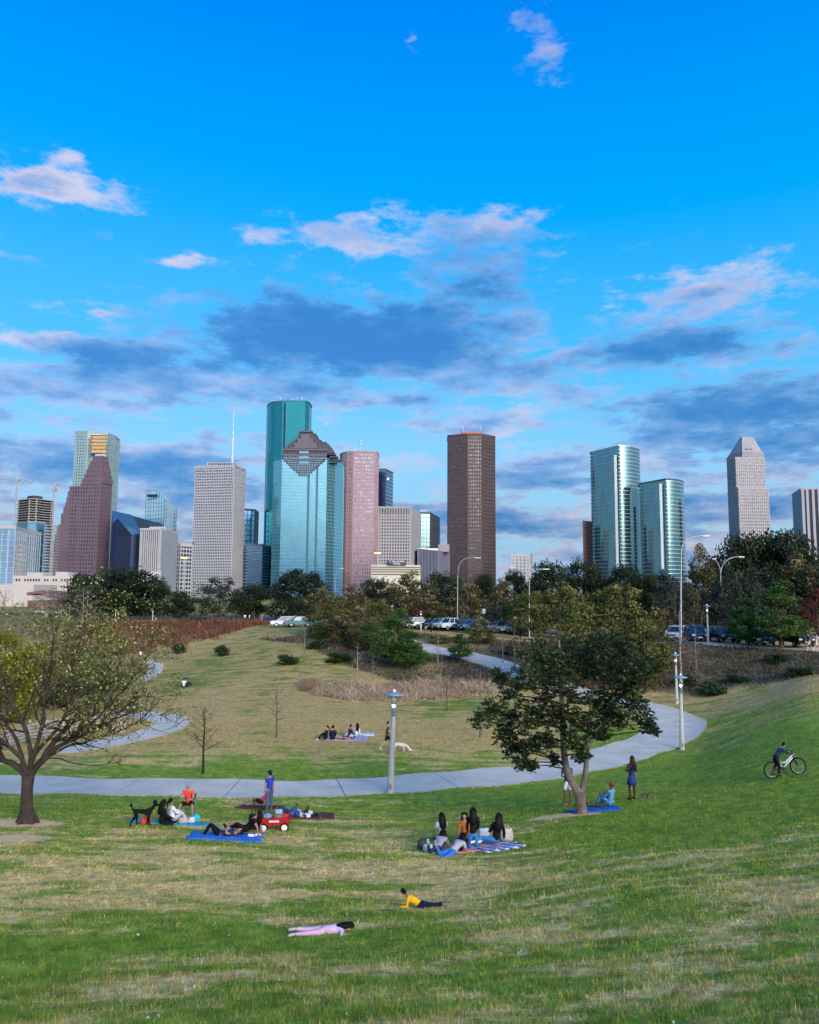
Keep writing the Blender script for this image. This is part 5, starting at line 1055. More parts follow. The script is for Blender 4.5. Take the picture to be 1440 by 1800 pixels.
    for sd in 'rl':
        sh, el, wr, hnd, a2, *_ = joint[sd]; n = len(S); S += [(2, sh, .070*k)]
        if bare: pass
        elif sleeve == 'short': S += [(n, sh.lerp(el, .6), .058*k)]
        else: S += [(n, el, .052*k), (n+1, wr-a2*.02*k, .040*k)]
    m_ = MB(); add_skin(m_, S); fin(m_, 'dress' if skirt else 'shirt', tone(top))
    if skirt:
        m_ = MB(); m_.tube([pel+s*.06*k, pel-s*.12*k, pel-s*.30*k], [.125*k, .16*k, .19*k], 14); fin(m_, 'skirt', tone(bot))
    else:
        S = [(None, pel, .130*k), (0, pel+s*.10*k, .122*k*slim)]
        for sd in 'rl':
            *_, hp, kn, an, toe, l3 = joint[sd]; n = len(S); S += [(0, hp, .104*k)]
            if leg == 'long': S += [(n, kn, .067*k), (n+1, an+(kn-an)*.08, .052*k)]
            else: S += [(n, hp.lerp(kn, .8), .083*k)]
        m_ = MB(); add_skin(m_, S); fin(m_, 'trousers' if leg == 'long' else 'shorts', tone(bot))
    for sd in 'rl':
        *_, an, toe, l3 = joint[sd]; m_ = MB(); upk = Vector((0, 0, 1))-l3*l3.z; d3 = l3
        add_skin(m_, [(None, an-l3*.035*k, .045*k), (0, an+l3*.06*k, .044*k), (1, an+l3*.16*k, .034*k)]); fin(m_, 'shoe', tone(shoe))
    hm = HAIR[hair]; hb = MB()
    if hs != 'bald':
        hb.ball((0, -.018*k, .022*k), .107*k, 12, (.80, .88, 1.08))
        if hs == 'long': q0 = len(hb.v), hb.tube([(0, -.04*k, .06*k), (0, -.075*k, -.05*k), (0, -.095*k, -.18*k), (0, -.105*k, -.32*k), (0, -.10*k, -.42*k)], [.085*k, .095*k, .105*k, .10*k, .05*k], 12); hb.v = hb.v[:q0[0]]+[(p[0]*1.3, p[1]*.85-.004, p[2]) for p in hb.v[q0[0]:]]
        if hs == 'bun': hb.ball((0, -.06*k, .12*k), .05*k, 8)
        if hs == 'tail': hb.tube([(0, -.1*k, .03*k), (0, -.14*k, -.05*k), (0, -.12*k, -.2*k)], [.035*k, .04*k, .015*k], 7)
        if hs == 'curly':
            for q in range(14): hb.ball(tuple(Vector(rng.normal(0, 1, 3)).normalized()*.075*k+Vector((0, -.03*k, .045*k))), .045*k, 6)
        if hs == 'braids':
            for q in range(9):
                a = math.pi*(q/8.)+math.pi; hb.tube([(math.cos(a)*.075*k, math.sin(a)*.08*k, .03*k), (math.cos(a)*.10*k, math.sin(a)*.11*k, -.1*k), (math.cos(a)*.10*k, math.sin(a)*.12*k-.02, -.42*k)], [.022*k, .022*k, .012*k], 5)
        m_ = MB(); m_.v = [tuple(Rm @ Vector(p)+head) for p in hb.v]; m_.f = hb.f; fin(m_, 'hair', hm)
    if cap:
        hb = MB(); hb.ball((0, -.012*k, .045*k), .112*k, 12, (.82, .92, .85)); hb.prism([(-.06*k, .07*k), (.06*k, .07*k), (.05*k, .17*k), (-.05*k, .17*k)], .045*k, .06*k)
        m_ = MB(); m_.v = [tuple(Rm @ Vector(p)+head) for p in hb.v]; m_.f = hb.f; fin(m_, 'cap', tone(cap))
    if cap and hs == 'short':
        hb = MB(); hb.ball((0, .05*k, -.05*k), .058*k, 8, (.95, .8, .8)); m_ = MB(); m_.v = [tuple(Rm @ Vector(p)+head) for p in hb.v]; m_.f = hb.f; fin(m_, 'face_mask', tone((.35, .5, .6)))
    return T
PI = math.pi
BLK, NAVY, JEAN, LJEAN, WHT, DGR = (.010, .010, .012), (.012, .016, .045), (.03, .12, .36), (.06, .22, .52), (.66, .66, .68), (.05, .05, .055)
# blankets first
def blanket(u, v, w, l, rz, c, label, name='blanket', c2=None, cat='blanket'):
    p = ground(u, v); n, m_ = 24, 16; mb = MB(); vs = []; ca, sa = math.cos(rz), math.sin(rz)
    for j in range(m_+1):
        for i in range(n+1):
            x = (i/n-.5)*w*(1+.035*math.sin(j*.9)); y = (j/m_-.5)*l*(1+.05*math.sin(i*.7)); X, Y = x*ca-y*sa, x*sa+y*ca
            vs.append((X, Y, tz(p.x+X, p.y+Y)-p.z+(.05+.022*math.sin(i*1.1+j*.7)*math.sin(j*.8)+.016*math.sin(i*2.3-j*1.7)+.010*math.sin(j*2.9+i*.6))))
    fs = [(j*(n+1)+i, j*(n+1)+i+1, (j+1)*(n+1)+i+1, (j+1)*(n+1)+i) for j in range(m_) for i in range(n)]
    k = len(vs); vs += [(x, y, z-.03) for x, y, z in vs]; ring = list(range(n+1))+[j*(n+1)+n for j in range(1, m_+1)]+[m_*(n+1)+i for i in range(n-1, -1, -1)]+[j*(n+1) for j in range(m_-1, 0, -1)]
    fs += [(a+k, b+k, b, a) for a, b in zip(ring, ring[1:]+ring[:1])]
    mb.add(vs, fs); o = mb.build(name, cloth(c) if isinstance(c, tuple) else c, smooth=True); o.location = p; return tag(o, label, cat)
m = mat('striped_blanket', (.03, .10, .30), .85, var=0); g = NG(m.node_tree); wv = g.n('ShaderNodeTexWave', bands_direction='DIAGONAL'); wv.inputs['Scale'].default_value = 1.6; wv.inputs['Distortion'].default_value = .6
g.put(wv.inputs[0], g.n('ShaderNodeTexCoord').outputs['Object']); g.put(m.node_tree.nodes['Principled BSDF'].inputs['Base Color'], g.ramp(wv.outputs[0], [(.35, (.02, .09, .30)), (.6, (.5, .55, .62))]))
blanket(398, 1473, 2.3, 1.7, .12, (.006, .15, .50), 'plain bright blue mat under the couple in dark clothes')
blanket(522, 1437, 2.9, 1.6, .1, (.085, .012, .022), 'maroon blanket under the two lying people left of centre')
blanket(452, 1421, 1.7, 1.0, -.25, (.075, .012, .02), 'dark red blanket under the woman in pink behind the wagon')
blanket(298, 1448, 2.7, .95, .05, (.03, .30, .42), 'turquoise blanket beside the black poodle')
blanket(822, 1493, 1.9, 1.2, .1, (.48, .22, .28), 'pink blanket in the middle of the women group')
blanket(876, 1490, 1.3, 1.15, .35, m, 'blue and white striped blanket on the right of the women group')
blanket(1044, 1425, 1.8, 1.1, .1, (.01, .10, .42), 'blue blanket behind the magnolia trunk')
blanket(610, 1299, 2.6, 1.6, 0, (.30, .30, .42), 'pale lilac blanket of the distant picnic')
blanket(632, 1292, 1.9, 1.0, .1, (.55, .60, .72), 'whitish blanket spread beside the distant picnic')
gC = 'people picnicking on the lawn'
person(572, 1641, 'prone', -PI/2+.1, 'child in pale pink lying face down on the front lawn', 1.16, 'light', (.62, .42, .58), (.56, .36, .50), 'black', 'long', 'long', shoe=(.5, .45, .42), slim=1.35)
person(738, 1597, 'roll', PI/2, 'boy in yellow top crawling on the front lawn', 1.05, 'tan', (.72, .40, .01), (.010, .014, .045), 'black', 'short', 'long', shoe=(.10, .12, .11), glance=(.5, .8, -.5), slim=1.25)
# women group
person(778, 1482, 'heels', .35, 'woman in white top with long black hair, back turned, left of the women group', 1.62, 'tan', WHT, (.02, .03, .06), 'black', 'long', 'short', group=gC)
person(817, 1478, 'heels', PI-.2, 'woman in orange top facing the camera in the women group', 1.6, 'tan', (.42, .13, .012), BLK, 'black', 'long', 'long', group=gC)
person(832, 1492, 'kneel', .05, 'kneeling woman in black top and blue jeans with white soles', 1.6, 'tan', BLK, (.02, .17, .42), 'black', 'long', 'long', shoe=(.65, .62, .62), group=gC)
person(872, 1487, 'side', .25, 'woman with long black hair and blue jeans at the right of the women group', 1.66, 'tan', BLK, (.02, .17, .42), 'black', 'long', 'long', shoe=(.62, .62, .64), group=gC)
person(770, 1497, 'elbows', -.35, 'person in grey top and navy jeans lying on elbows with feet to camera', 1.6, 'tan', (.30, .28, .34), (.014, .022, .10), 'black', 'long', 'short', shoe=(.45, .40, .38), group=gC)
person(795, 1503, 'elbows', -.75, 'person in grey top and bright blue jeans lying on elbows nearest the camera', 1.6, 'tan', (.36, .34, .40), (.02, .16, .48), 'black', 'long', 'short', shoe=(.30, .30, .30), group=gC)
# left groups
pc = ground(331, 1432)
person(331, 1430, 'chair', PI, 'bald man in red-orange shirt sitting on a folding chair', 1.76, 'tan', (.72, .055, .03), BLK, 'black', 'bald', 'short', 'short', shoe=(.06, .10, .16), loc=pc, lift=0)
person(303, 1448, 'knees', -.9, 'woman in loose white blouse with dark tied hair, below the bald man', 1.6, 'tan', (.62, .64, .68), (.4, .42, .48), 'black', 'tail', 'long', group=gC)
person(284, 1450, 'cross', -1.0, 'person all in black with long black hair beside the poodle', 1.66, 'dark', BLK, BLK, 'black', 'long', 'long', shoe=(.02, .02, .02), group=gC)
person(386, 1471, 'back', PI/2+.1, 'person in navy top lying on the bright blue mat with bent knees', 1.7, 'tan', (.012, .026, .08), (.006, .007, .016), 'black', 'short', 'short', shoe=(.06, .06, .07), group=gC)
person(434, 1470, 'recline', PI/2-.1, 'woman in black with long hair sitting on the bright blue mat', 1.62, 'tan', (.008, .008, .009), (.010, .010, .012), 'black', 'long', 'short', shoe=(.02, .02, .02), group=gC)
person(473, 1428, 'stand', .9, 'standing man in blue shirt, cap and face mask behind the red wagon', 1.72, 'tan', (.012, .035, .34), (.05, .085, .15), 'black', 'short', 'short', shoe=(.1, .1, .1), cap=(.012, .018, .05))
person(460, 1419, 'recline', PI/2, 'woman in bright pink top sitting behind the standing man', 1.6, 'tan', (.72, .035, .22), (.03, .012, .015), 'brown', 'tail', 'short', 'short', shoe=(.3, .16, .12), group=gC)
person(508, 1435, 'back', PI/2+.15, 'person in navy shorts and white socks lying on the maroon blanket, knees up', 1.7, 'brown', (.55, .57, .66), (.015, .03, .12), 'black', 'short', 'short', shoe=(.6, .6, .64), group=gC)
person(527, 1438, 'back', PI/2-.1, 'person in white and blue top lying beside the soccer ball on the maroon blanket', 1.6, 'dark', (.6, .62, .72), (.02, .05, .22), 'black', 'short', 'short', shoe=(.5, .5, .5), group=gC)
# right group
person(998, 1416, 'hands', PI+.3, 'person in blue shirt and white shorts standing half behind the magnolia trunk', 1.75, 'brown', (.022, .04, .19), (.52, .54, .62), 'black', 'short', 'short', 'short', shoe=(.62, .10, .20))
person(1073, 1419, 'knees', .75, 'seated person in light blue denim with red hair by the magnolia', 1.68, 'brown', (.09, .25, .42), (.05, .20, .42), 'red', 'short', 'long', shoe=(.2, .15, .1))
person(1050, 1421, 'backflat', PI+.9, 'small child in green reclining on the blue blanket behind the magnolia', 1.05, 'brown', (.03, .07, .03), (.03, .06, .025), 'black', 'curly', 'short', shoe=(.05, .05, .05))
person(1112, 1408, 'hands', .5, 'woman in short navy dress with long braids standing on the right lawn', 1.72, 'dark', (.018, .022, .10), (.014, .03, .17), 'brown', 'braids', 'short', 'short', shoe=(.012, .012, .012), skirt=True, slim=.9)
# distant people
gD = 'people at the distant picnic'
person(585, 1302, 'knees', .1, 'person in dark blue jacket seen from behind at the distant picnic', 1.75, 'tan', (.010, .02, .045), BLK, 'black', 'short', 'long', group=gD)
person(573, 1301, 'knees', PI/2, 'blond-faced person in black at the left end of the distant picnic', 1.65, 'light', BLK, BLK, 'brown', 'tail', 'long', shoe=(.6, .6, .6), group=gD)
person(601, 1301, 'backflat', PI/2+.3, 'person in white cap lying at the distant picnic', 1.6, 'light', DGR, (.4, .22, .16), 'black', 'short', 'short', group=gD, cap=(.6, .6, .62))
person(614, 1299, 'heels', -1.2, 'person in dark top with a blue bundle at the distant picnic', 1.65, 'tan', (.03, .03, .05), (.05, .06, .16), 'black', 'short', 'long', group=gD)
person(626, 1297, 'side', .4, 'woman in white with long black hair at the right of the distant picnic', 1.62, 'light', WHT, (.5, .54, .64), 'black', 'long', 'long', group=gD)
person(681, 1319, 'walk', -PI/2, 'man in olive shirt and black shorts walking a white dog', 1.78, 'light', (.045, .055, .03), BLK, 'black', 'short', 'short', 'short', shoe=(.55, .56, .5))
person(323, 1209, 'knees', .5, 'person in white shirt sitting far out on the lawn', 1.7, 'tan', WHT, DGR, 'black', 'short', 'long')
person(329, 1208, 'knees', -.4, 'person in dark clothes sitting beside the one in white, far out', 1.7, 'tan', (.03, .035, .05), BLK, 'black', 'short', 'long')
person(247, 1163, 'walk', 0, 'walker in white top farthest along the far path', 1.7, 'tan', WHT, (.3, .18, .15), 'black', 'short')
person(249, 1186, 'walk', 0, 'walker in pale grey on the far path beside the one in pink', 1.72, 'tan', (.4, .38, .42), BLK, 'black', 'short')
person(255, 1187, 'walk', 0, 'walker in pink vest on the far path', 1.66, 'tan', (.55, .22, .16), BLK, 'black', 'short')
person(239, 1255, 'stand', 0, 'person in dark clothes standing at the near path behind the bare tree', 1.75, 'tan', (.03, .035, .03), BLK, 'black', 'short', 'long', shoe=(.02, .02, .02))
person(1423, 1143, 'walk', PI/2, 'pedestrian in white shorts at the right edge by the parked cars', 1.75, 'light', (.05, .05, .06), (.6, .62, .66), 'black', 'short', leg='short', shoe=(.6, .6, .62))
person(1436, 1144, 'walk', -PI/2, 'pedestrian in white walking right at the right edge', 1.75, 'light', WHT, (.55, .57, .6), 'brown', 'short', leg='short', shoe=(.6, .6, .62))
person(758, 1113, 'stand', 2, 'person in dark clothes standing beside the white pickup in the street', 1.75, 'brown', DGR, BLK, 'black', 'short', 'long')
person(770, 1113, 'stand', 2.4, 'person in light grey top standing beside the parked cars', 1.75, 'tan', (.35, .38, .45), BLK, 'black', 'short', 'long')
gF = 'people far off under the oaks'
for i, (u, lab, c) in enumerate([(433, 'person in white top far off under the oaks', WHT), (441, 'person in pale blue top far off under the oaks', (.35, .45, .6)), (449, 'person in black far off under the oaks', BLK), (460, 'person in dark blue far off under the oaks', (.03, .05, .12))]):
    x = at(u, 1000, 150).x; person(u, 0, 'stand', i*1.3, lab, 1.72, 'tan', c, DGR, 'black', 'short', group=gF, loc=Vector((x, 150, tz(x, 150))))
# cyclist
pb = ground(1383, 1366); slope = (tz(pb.x+.6, pb.y)-tz(pb.x-.6, pb.y))/1.2; TL = -.16
BK = empty('bicycle', (pb.x, pb.y, pb.z+.02), 0, 'white and black mountain bike ridden up the right hill', 'bicycle'); BK.rotation_euler = (0, TL, 0); BK.scale = (1, 1, 1)
rub = mat('tyre_rubber', (.012, .012, .012), .8); alu = mat('bike_alloy', (.35, .36, .38), .35, .7); wfr = mat('bike_white', (.6, .64, .66), .4); bfr = mat('bike_black', (.015, .015, .018), .45)
def torus(mb, c, R_, r, n=28, m_=6):
    vs = []; fs = []
    for i in range(n):
        a = 2*PI*i/n
        for j in range(m_):
            b = 2*PI*j/m_; q = R_+r*math.cos(b); vs.append((c[0]+q*math.cos(a), c[1]+r*math.sin(b), c[2]+q*math.sin(a)))
    for i in range(n):
        for j in range(m_): fs.append((i*m_+j, ((i+1) % n)*m_+j, ((i+1) % n)*m_+(j+1) % m_, i*m_+(j+1) % m_))
    return mb.add(vs, fs)
RW = .345
for x in (-.54, .54):
    w = torus(MB(), (0, 0, 0), RW-.034, .036).build('wheel', rub, BK, True); w.location = (x, 0, RW)
    torus(MB(), (0, 0, 0), RW-.065, .012).build('rim', alu, w, True); s_ = MB()
    for k in range(14): a = 2*PI*k/14; s_.tube([(0, .02*(-1)**k, 0), ((RW-.07)*math.cos(a), 0, (RW-.07)*math.sin(a))], .0035, 3)
    s_.build('spokes', alu, w, kind='stuff')
bb_, hs_, st_ = Vector((-.1, 0, .34)), Vector((.40, 0, .80)), Vector((-.22, 0, .72))
MB().tube([bb_, hs_-Vector((.02, 0, .1))], .026, 8).tube([st_-Vector((0, 0, .12)), Vector((.05, 0, .56)), hs_], .022, 8).tube([bb_, st_], .02, 8).build('frame', wfr, BK, True)
MB().tube([bb_, (-.54, .05, RW)], .014, 6).tube([bb_, (-.54, -.05, RW)], .014, 6).tube([st_-Vector((0, 0, .15)), (-.54, .05, RW)], .012, 6).build('rear_stay', bfr, BK, True)
MB().tube([hs_+Vector((-.02, 0, .12)), hs_, Vector((.45, .05, .62)), (.54, .06, RW)], .02, 6).tube([Vector((.43, 0, .7)), Vector((.45, -.05, .62)), (.54, -.06, RW)], .02, 6).build('fork', bfr, BK, True)
MB().tube([(.33, -.31, .98), (.40, -.1, .95), (.40, .1, .95), (.33, .31, .98)], .016, 6).tube([(.38, 0, .9), (.40, 0, .95)], .02, 6).build('handlebar', bfr, BK, True)
MB().prism([(-.38, -.07), (-.3, -.08), (-.12, -.02), (-.12, .02), (-.3, .08), (-.38, .07)], .79, .83).build('saddle', bfr, BK)
MB().tube([bb_+Vector((0, -.05, 0)), bb_+Vector((0, .05, 0))], .075, 14).tube([bb_+Vector((0, -.08, 0)), bb_+Vector((.05, -.08, -.17))], .014, 5).tube([bb_+Vector((0, .08, 0)), bb_+Vector((-.05, .08, .17))], .014, 5).box(bb_+Vector((.05, -.13, -.17)), (.1, .1, .02)).box(bb_+Vector((-.05, .13, .17)), (.1, .1, .02)).build('crank', bfr, BK)
person(0, 0, 'ride', -PI/2, 'cyclist in dark blue sweater pushing a mountain bike up the right hill', 1.5, 'tan', (.012, .024, .065), (.012, .012, .022), 'black', 'short', 'long', shoe=(.02, .02, .02), loc=Vector((pb.x-.42, pb.y-.02, pb.z)), lift=.05, glance=(0, 1, -.35))
# ------------------------------------------------------------------ dogs
def dog(u, v, rz, label, c, L=.7, h=.6, poodle=False, head_down=0, fur_r=1.0):
    p = ground(u, v); k = h/.6; T = empty('dog', p, rz, label, 'dog'); q = L/.7
    # along +Y: hips at y=-.28, chest at .28
    S = [(None, Vector((0, .2*q, .43*k)), .115*k*fur_r), (0, Vector((0, -.02*q, .45*k)), .095*k*fur_r), (1, Vector((0, -.25*q, .46*k)), .09*k*fur_r)]
    hz = .66*k-head_down*.55*k; nk = Vector((0, .36*q, .56*k-head_down*.15*k)); hd = Vector((0, .45*q+.06*head_down, hz))
    S += [(0, nk, .07*k*fur_r), (3, hd, .07*k*fur_r), (4, hd+Vector((0, .10*q, -.03*k)), .04*k), (5, hd+Vector((0, .17*q, -.045*k)), .026*k)]
    tl = [Vector((0, -.36*q, .52*k)), Vector((0, -.42*q, .62*k))] if poodle else [Vector((0, -.38*q, .42*k)), Vector((0, -.48*q, .30*k))]
    n = len(S); S += [(2, tl[0], .03*k), (n, tl[1], .022*k)]
    for sx in (-1, 1):
        n = len(S); o = .05*sx*k; st = .06*sx
        S += [(0, Vector((o*1.3, .22*q, .32*k)), .05*k), (n, Vector((o*1.3, .22*q+st*.6, .18*k)), .032*k), (n+1, Vector((o*1.3, .22*q+st, .04*k)), .024*k), (n+2, Vector((o*1.3, .26*q+st, .022*k)), .024*k)]
        n = len(S); S += [(2, Vector((o*1.4, -.22*q, .33*k)), .065*k), (n, Vector((o*1.4, -.28*q-st, .19*k)), .034*k), (n+1, Vector((o*1.4, -.31*q-st*1.6, .09*k)), .022*k), (n+2, Vector((o*1.4, -.27*q-st*1.7, .022*k)), .025*k)]
    mb = MB(); add_skin(mb, S); mb.build('body', c, T, True)
    for sx in (-1, 1): MB().ball((sx*.062*k, hd.y-.01, hd.z+(.0 if poodle else .01)), .05*k, 8, (.45, .7, 1.2)).build('ear', c, T, True)
    if poodle: MB().ball(tuple(tl[1]+Vector((0, 0, .03))), .05*k, 8).build('tail_tuft', c, T, True); MB().ball((0, hd.y-.02, hd.z+.06*k), .075*k, 8).build('topknot', c, T, True)
    return T
dog(250, 1452, -PI/2+.15, 'black poodle with pom-pom tail walking past the picnic', mat('fur_black', (.008, .008, .009), .7, var=.2, scale=30), .66, .66, True, fur_r=.8)
dog(702, 1322, -PI/2, 'cream-white dog sniffing the grass beside the lamp post', mat('fur_cream', (.55, .50, .40), .8, var=.12, scale=20, bump=.4), .85, .62, head_down=.95, fur_r=1.25)
dog(1134, 1406, -PI/2-.2, 'tiny black and white dog beside the woman in the navy dress', mat('fur_spot', (.06, .055, .05), .8, var=.8, scale=7), .36, .27)
# ------------------------------------------------------------------ picnic things
def bag(u, v, sz, c, label, name='bag', rz=.2, handles=True):
    p = ground(u, v); T = empty(name, p, rz, label, 'bag'); w, d_, h = sz; mb = MB(); n = 12; prof = []
    for i, (sx, sy, z) in enumerate([(.92, .9, .0), (1.0, 1.0, .15), (1, .95, .6), (.95, .7, .9), (.85, .35, 1.0)]):
        for k in range(n):
            a = 2*PI*k/n; cx, sy_ = math.copysign(abs(math.cos(a))**.55, math.cos(a)), math.copysign(abs(math.sin(a))**.55, math.sin(a)); mb.v.append((cx*w/2*sx*(1+.04*math.sin(k*3+i)), sy_*d_/2*sy, z*h+.05))
    for i in range(4):
        for k in range(n): mb.f.append((i*n+k, i*n+(k+1) % n, (i+1)*n+(k+1) % n, (i+1)*n+k))
    mb.f.append(tuple(range(n-1, -1, -1))); mb.f.append(tuple(4*n+k for k in range(n))); mb.build('sack', cloth(c), T, True)
    if handles:
        for sy in (-.2, .2): MB().tube([(-w*.25, sy*d_, h), (-w*.15, sy*d_*1.3, h*1.35), (w*.15, sy*d_*1.3, h*1.35), (w*.25, sy*d_, h)], .012, 5).build('handle', cloth(c), T, True)
    return T
bag(344, 1447, (.32, .15, .24), (.02, .38, .52), 'turquoise tote bag at the right of the turquoise blanket')
bag(322, 1449, (.34, .22, .2), (.42, .34, .28), 'beige bag below the folding chair')
bag(337, 1449, (.22, .2, .2), (.52, .52, .5), 'small white bag in front of the turquoise tote', handles=False)
bag(257, 1450, (.35, .25, .2), (.60, .05, .04), 'red bag behind the poodle legs', handles=False)
bag(890, 1479, (.42, .3, .36), (.42, .36, .32), 'slouchy beige bag at the right of the women group')
bag(744, 1494, (.34, .24, .26), (.05, .05, .05), 'black and white bag at the left end of the women group')
bag(752, 1498, (.30, .22, .18), (.28, .50, .44), 'mint green bag left of the women group', handles=False)
bag(851, 1476, (.36, .22, .3), (.55, .58, .62), 'white bag between the two women in jeans', handles=False)
bag(446, 1459, (.36, .3, .5), (.015, .014, .016), 'black backpack leaning beside the red wagon', name='backpack')
bag(490, 1436, (.3, .25, .25), (.3, .36, .42), 'grey bag on the edge of the maroon blanket', handles=False)
bag(1032, 1418, (.2, .15, .16), (.62, .5, .06), 'small yellow toy bag behind the magnolia trunk', handles=False)
pbl = ground(545, 1436); mbal = mat('soccer_ball', (.7, .7, .7), .5, var=0); g = NG(mbal.node_tree); vo = g.n('ShaderNodeTexVoronoi'); vo.inputs['Scale'].default_value = 9; g.put(vo.inputs[0], g.n('ShaderNodeTexCoord').outputs['Object']); g.put(mbal.node_tree.nodes['Principled BSDF'].inputs['Base Color'], g.ramp(vo.outputs[0], [(.28, (.02, .02, .02)), (.34, (.7, .7, .7))]))
o = MB().ball((0, 0, .16), .11, 16).build('ball', mbal, None, True); o.location = pbl; tag(o, 'black and white soccer ball on the maroon blanket', 'ball')
for i, (u, v) in enumerate([(440, 1473), (452, 1472)]):
    p = ground(u, v); T = empty('sneaker', p, -1.2+i*.3, ['left white sneaker on the edge of the bright blue mat', 'right white sneaker on the edge of the bright blue mat'][i], 'shoe', 'white sneakers'); mb = MB(); add_skin(mb, [(None, Vector((0, -.09, .10)), .045), (0, Vector((0, .02, .09)), .045), (1, Vector((0, .13, .08)), .035)]); mb.build('upper', cloth((.62, .62, .64)), T, True); MB().box((0, .02, .052), (.09, .28, .02)).build('sole', cloth((.4, .4, .4)), T)
# folding chair
T = empty('folding_chair', pc, PI, 'low folding chair with dark seat under the bald man', 'chair'); fr = mat('chair_frame', (.28, .30, .31), .4, .5)
for sx in (-.23, .23):
    MB().tube([(sx, .22, .0), (sx, -.2, .42), (sx, -.28, .78)], .013, 6).build('leg', fr, T); MB().tube([(sx, -.26, 0), (sx, .2, .42)], .013, 6).build('leg', fr, T)
MB().prism([(-.23, -.2), (.23, -.2), (.23, .2), (-.23, .2)], .395, .42).build('seat', cloth((.03, .05, .04)), T); MB().box((0, -.255, .66), (.46, .02, .24)).build('backrest', cloth((.03, .05, .04)), T)
# red wagon
pw = ground(482, 1459); T = empty('wagon', pw, .12, 'red plastic pull wagon with white wheels and raised black handle', 'wagon'); rp = mat('red_plastic', (.40, .010, .016), .5, var=.15)
mb = MB(); mb.prism([(-.50, -.23), (.50, -.23), (.54, 0), (.50, .23), (-.50, .23), (-.54, 0)], .20, .24); n = 12
tubp = lambda k_: [(-.50*k_, -.23*k_), (.50*k_, -.23*k_), (.55*k_, -.1), (.55*k_, .1), (.50*k_, .23*k_), (-.50*k_, .23*k_), (-.55*k_, .1), (-.55*k_, -.1)]
lo, hi, ih, il = tubp(.92), tubp(1.08), tubp(1.0), tubp(.86); vs = [(a, b, .20) for a, b in lo]+[(a, b, .48) for a, b in hi]+[(a, b, .48) for a, b in ih]+[(a, b, .25) for a, b in il]; m8 = 8
mb = MB().add(vs, [(r*m8+k, r*m8+(k+1) % m8, (r+1)*m8+(k+1) % m8, (r+1)*m8+k) for r in range(3) for k in range(m8)]+[tuple(range(24, 32)), tuple(range(7, -1, -1))]); mb.build('tub', rp, T)
mb = MB(); mb.box((0, -.258, .36), (.34, .012, .06)).build('side_label', cloth((.6, .6, .62)), T)
for sx in (-.36, .36):
    for sy in (-.27, .27):
        w = MB().tube([(sx, sy-.035, .15), (sx, sy+.035, .15)], .15, 18).build('wheel', rub, T); MB().tube([(sx, sy-.042, .15), (sx, sy+.042, .15)], .105, 14).build('hub', mat('wheel_white', (.62, .62, .62), .5), w)
MB().tube([(-.5, 0, .25), (-.62, 0, .5), (-.74, 0, 1.05)], .02, 6).tube([(-.74, -.1, 1.05), (-.74, .1, 1.05)], .022, 6).build('handle', mat('wagon_black', (.015, .015, .017), .5), T)
mb = MB(); MB().ball((-.25, .02, .47), .17, 8, (1, .8, .6)).build('folded_blanket', cloth((.10, .28, .42)), T, True); MB().ball((.12, 0, .46), .16, 8, (1, .8, .6)).build('folded_towel', cloth((.08, .2, .1)), T, True)
# ------------------------------------------------------------------ lamps, poles, fence
pole_c = mat('lamp_concrete', (.40, .40, .38), .8, var=.1, scale=3, bump=.1); shade_m = mat('lamp_shade', (.20, .32, .38), .45, .3); collar_m = mat('lamp_collar', (.13, .19, .21), .5, .3)
bulb_m = mat('bulb', (1, .9, .75), .4, var=0, emit=(1, .82, .6, 6)); fin_m = mat('finial_reflection_glow', (1, .95, .88), .4, var=0, emit=(1, .9, .78, 1.0)); clear_m = mat('lantern_glass', (.8, .85, .85), .1, var=0); clear_m.node_tree.nodes['Principled BSDF'].inputs['Transmission Weight'].default_value = .95  # finial emission stands in for light reflected off the ball
def make_lamp():
    t = empty('park_lamp', (0, 0, 0)); n = 8
    MB().lathe([(.20, -.1), (.19, 0), (.165, .5), (.10, 3.7), (.095, 3.72)], 8).build('pole', pole_c, t)
    MB().box((0, -.165, .33), (.12, .03, .24)).build('access_plate', mat('lamp_plate', (.2, .21, .21), .6), t)
    MB().lathe([(.10, 3.72), (.125, 3.74), (.125, 3.82), (.09, 3.85), (.09, 3.93), (.12, 3.96), (.12, 4.06), (.07, 4.1)], 12).build('collar', collar_m, t)
    lan = MB().lathe([(.10, 4.1), (.15, 4.2), (.16, 4.68), (.12, 4.72)], 12).build('lantern', clear_m, t, True)
    MB().ball((0, 0, 4.24), .06, 10, (1, 1, 1.3)).build('bulb', bulb_m, lan, True)
    mb = MB()
    for k in range(4): a = k*PI/2+.4; mb.tube([(.1*math.cos(a), .1*math.sin(a), 4.08), (.165*math.cos(a), .165*math.sin(a), 4.25), (.165*math.cos(a), .165*math.sin(a), 4.74)], .012, 4)
    mb.build('lantern_rods', collar_m, t, kind='stuff')
    MB().lathe([(.06, 4.70), (.46, 4.76), (.47, 4.78), (.46, 4.80), (.12, 4.90), (.05, 4.93)], 24).build('shade', shade_m, t, True)
    MB().ball((0, 0, 4.975), .055, 10).build('finial', fin_m, t, True); return t
gl = 'lit lamps along the park paths'; proto_l = None
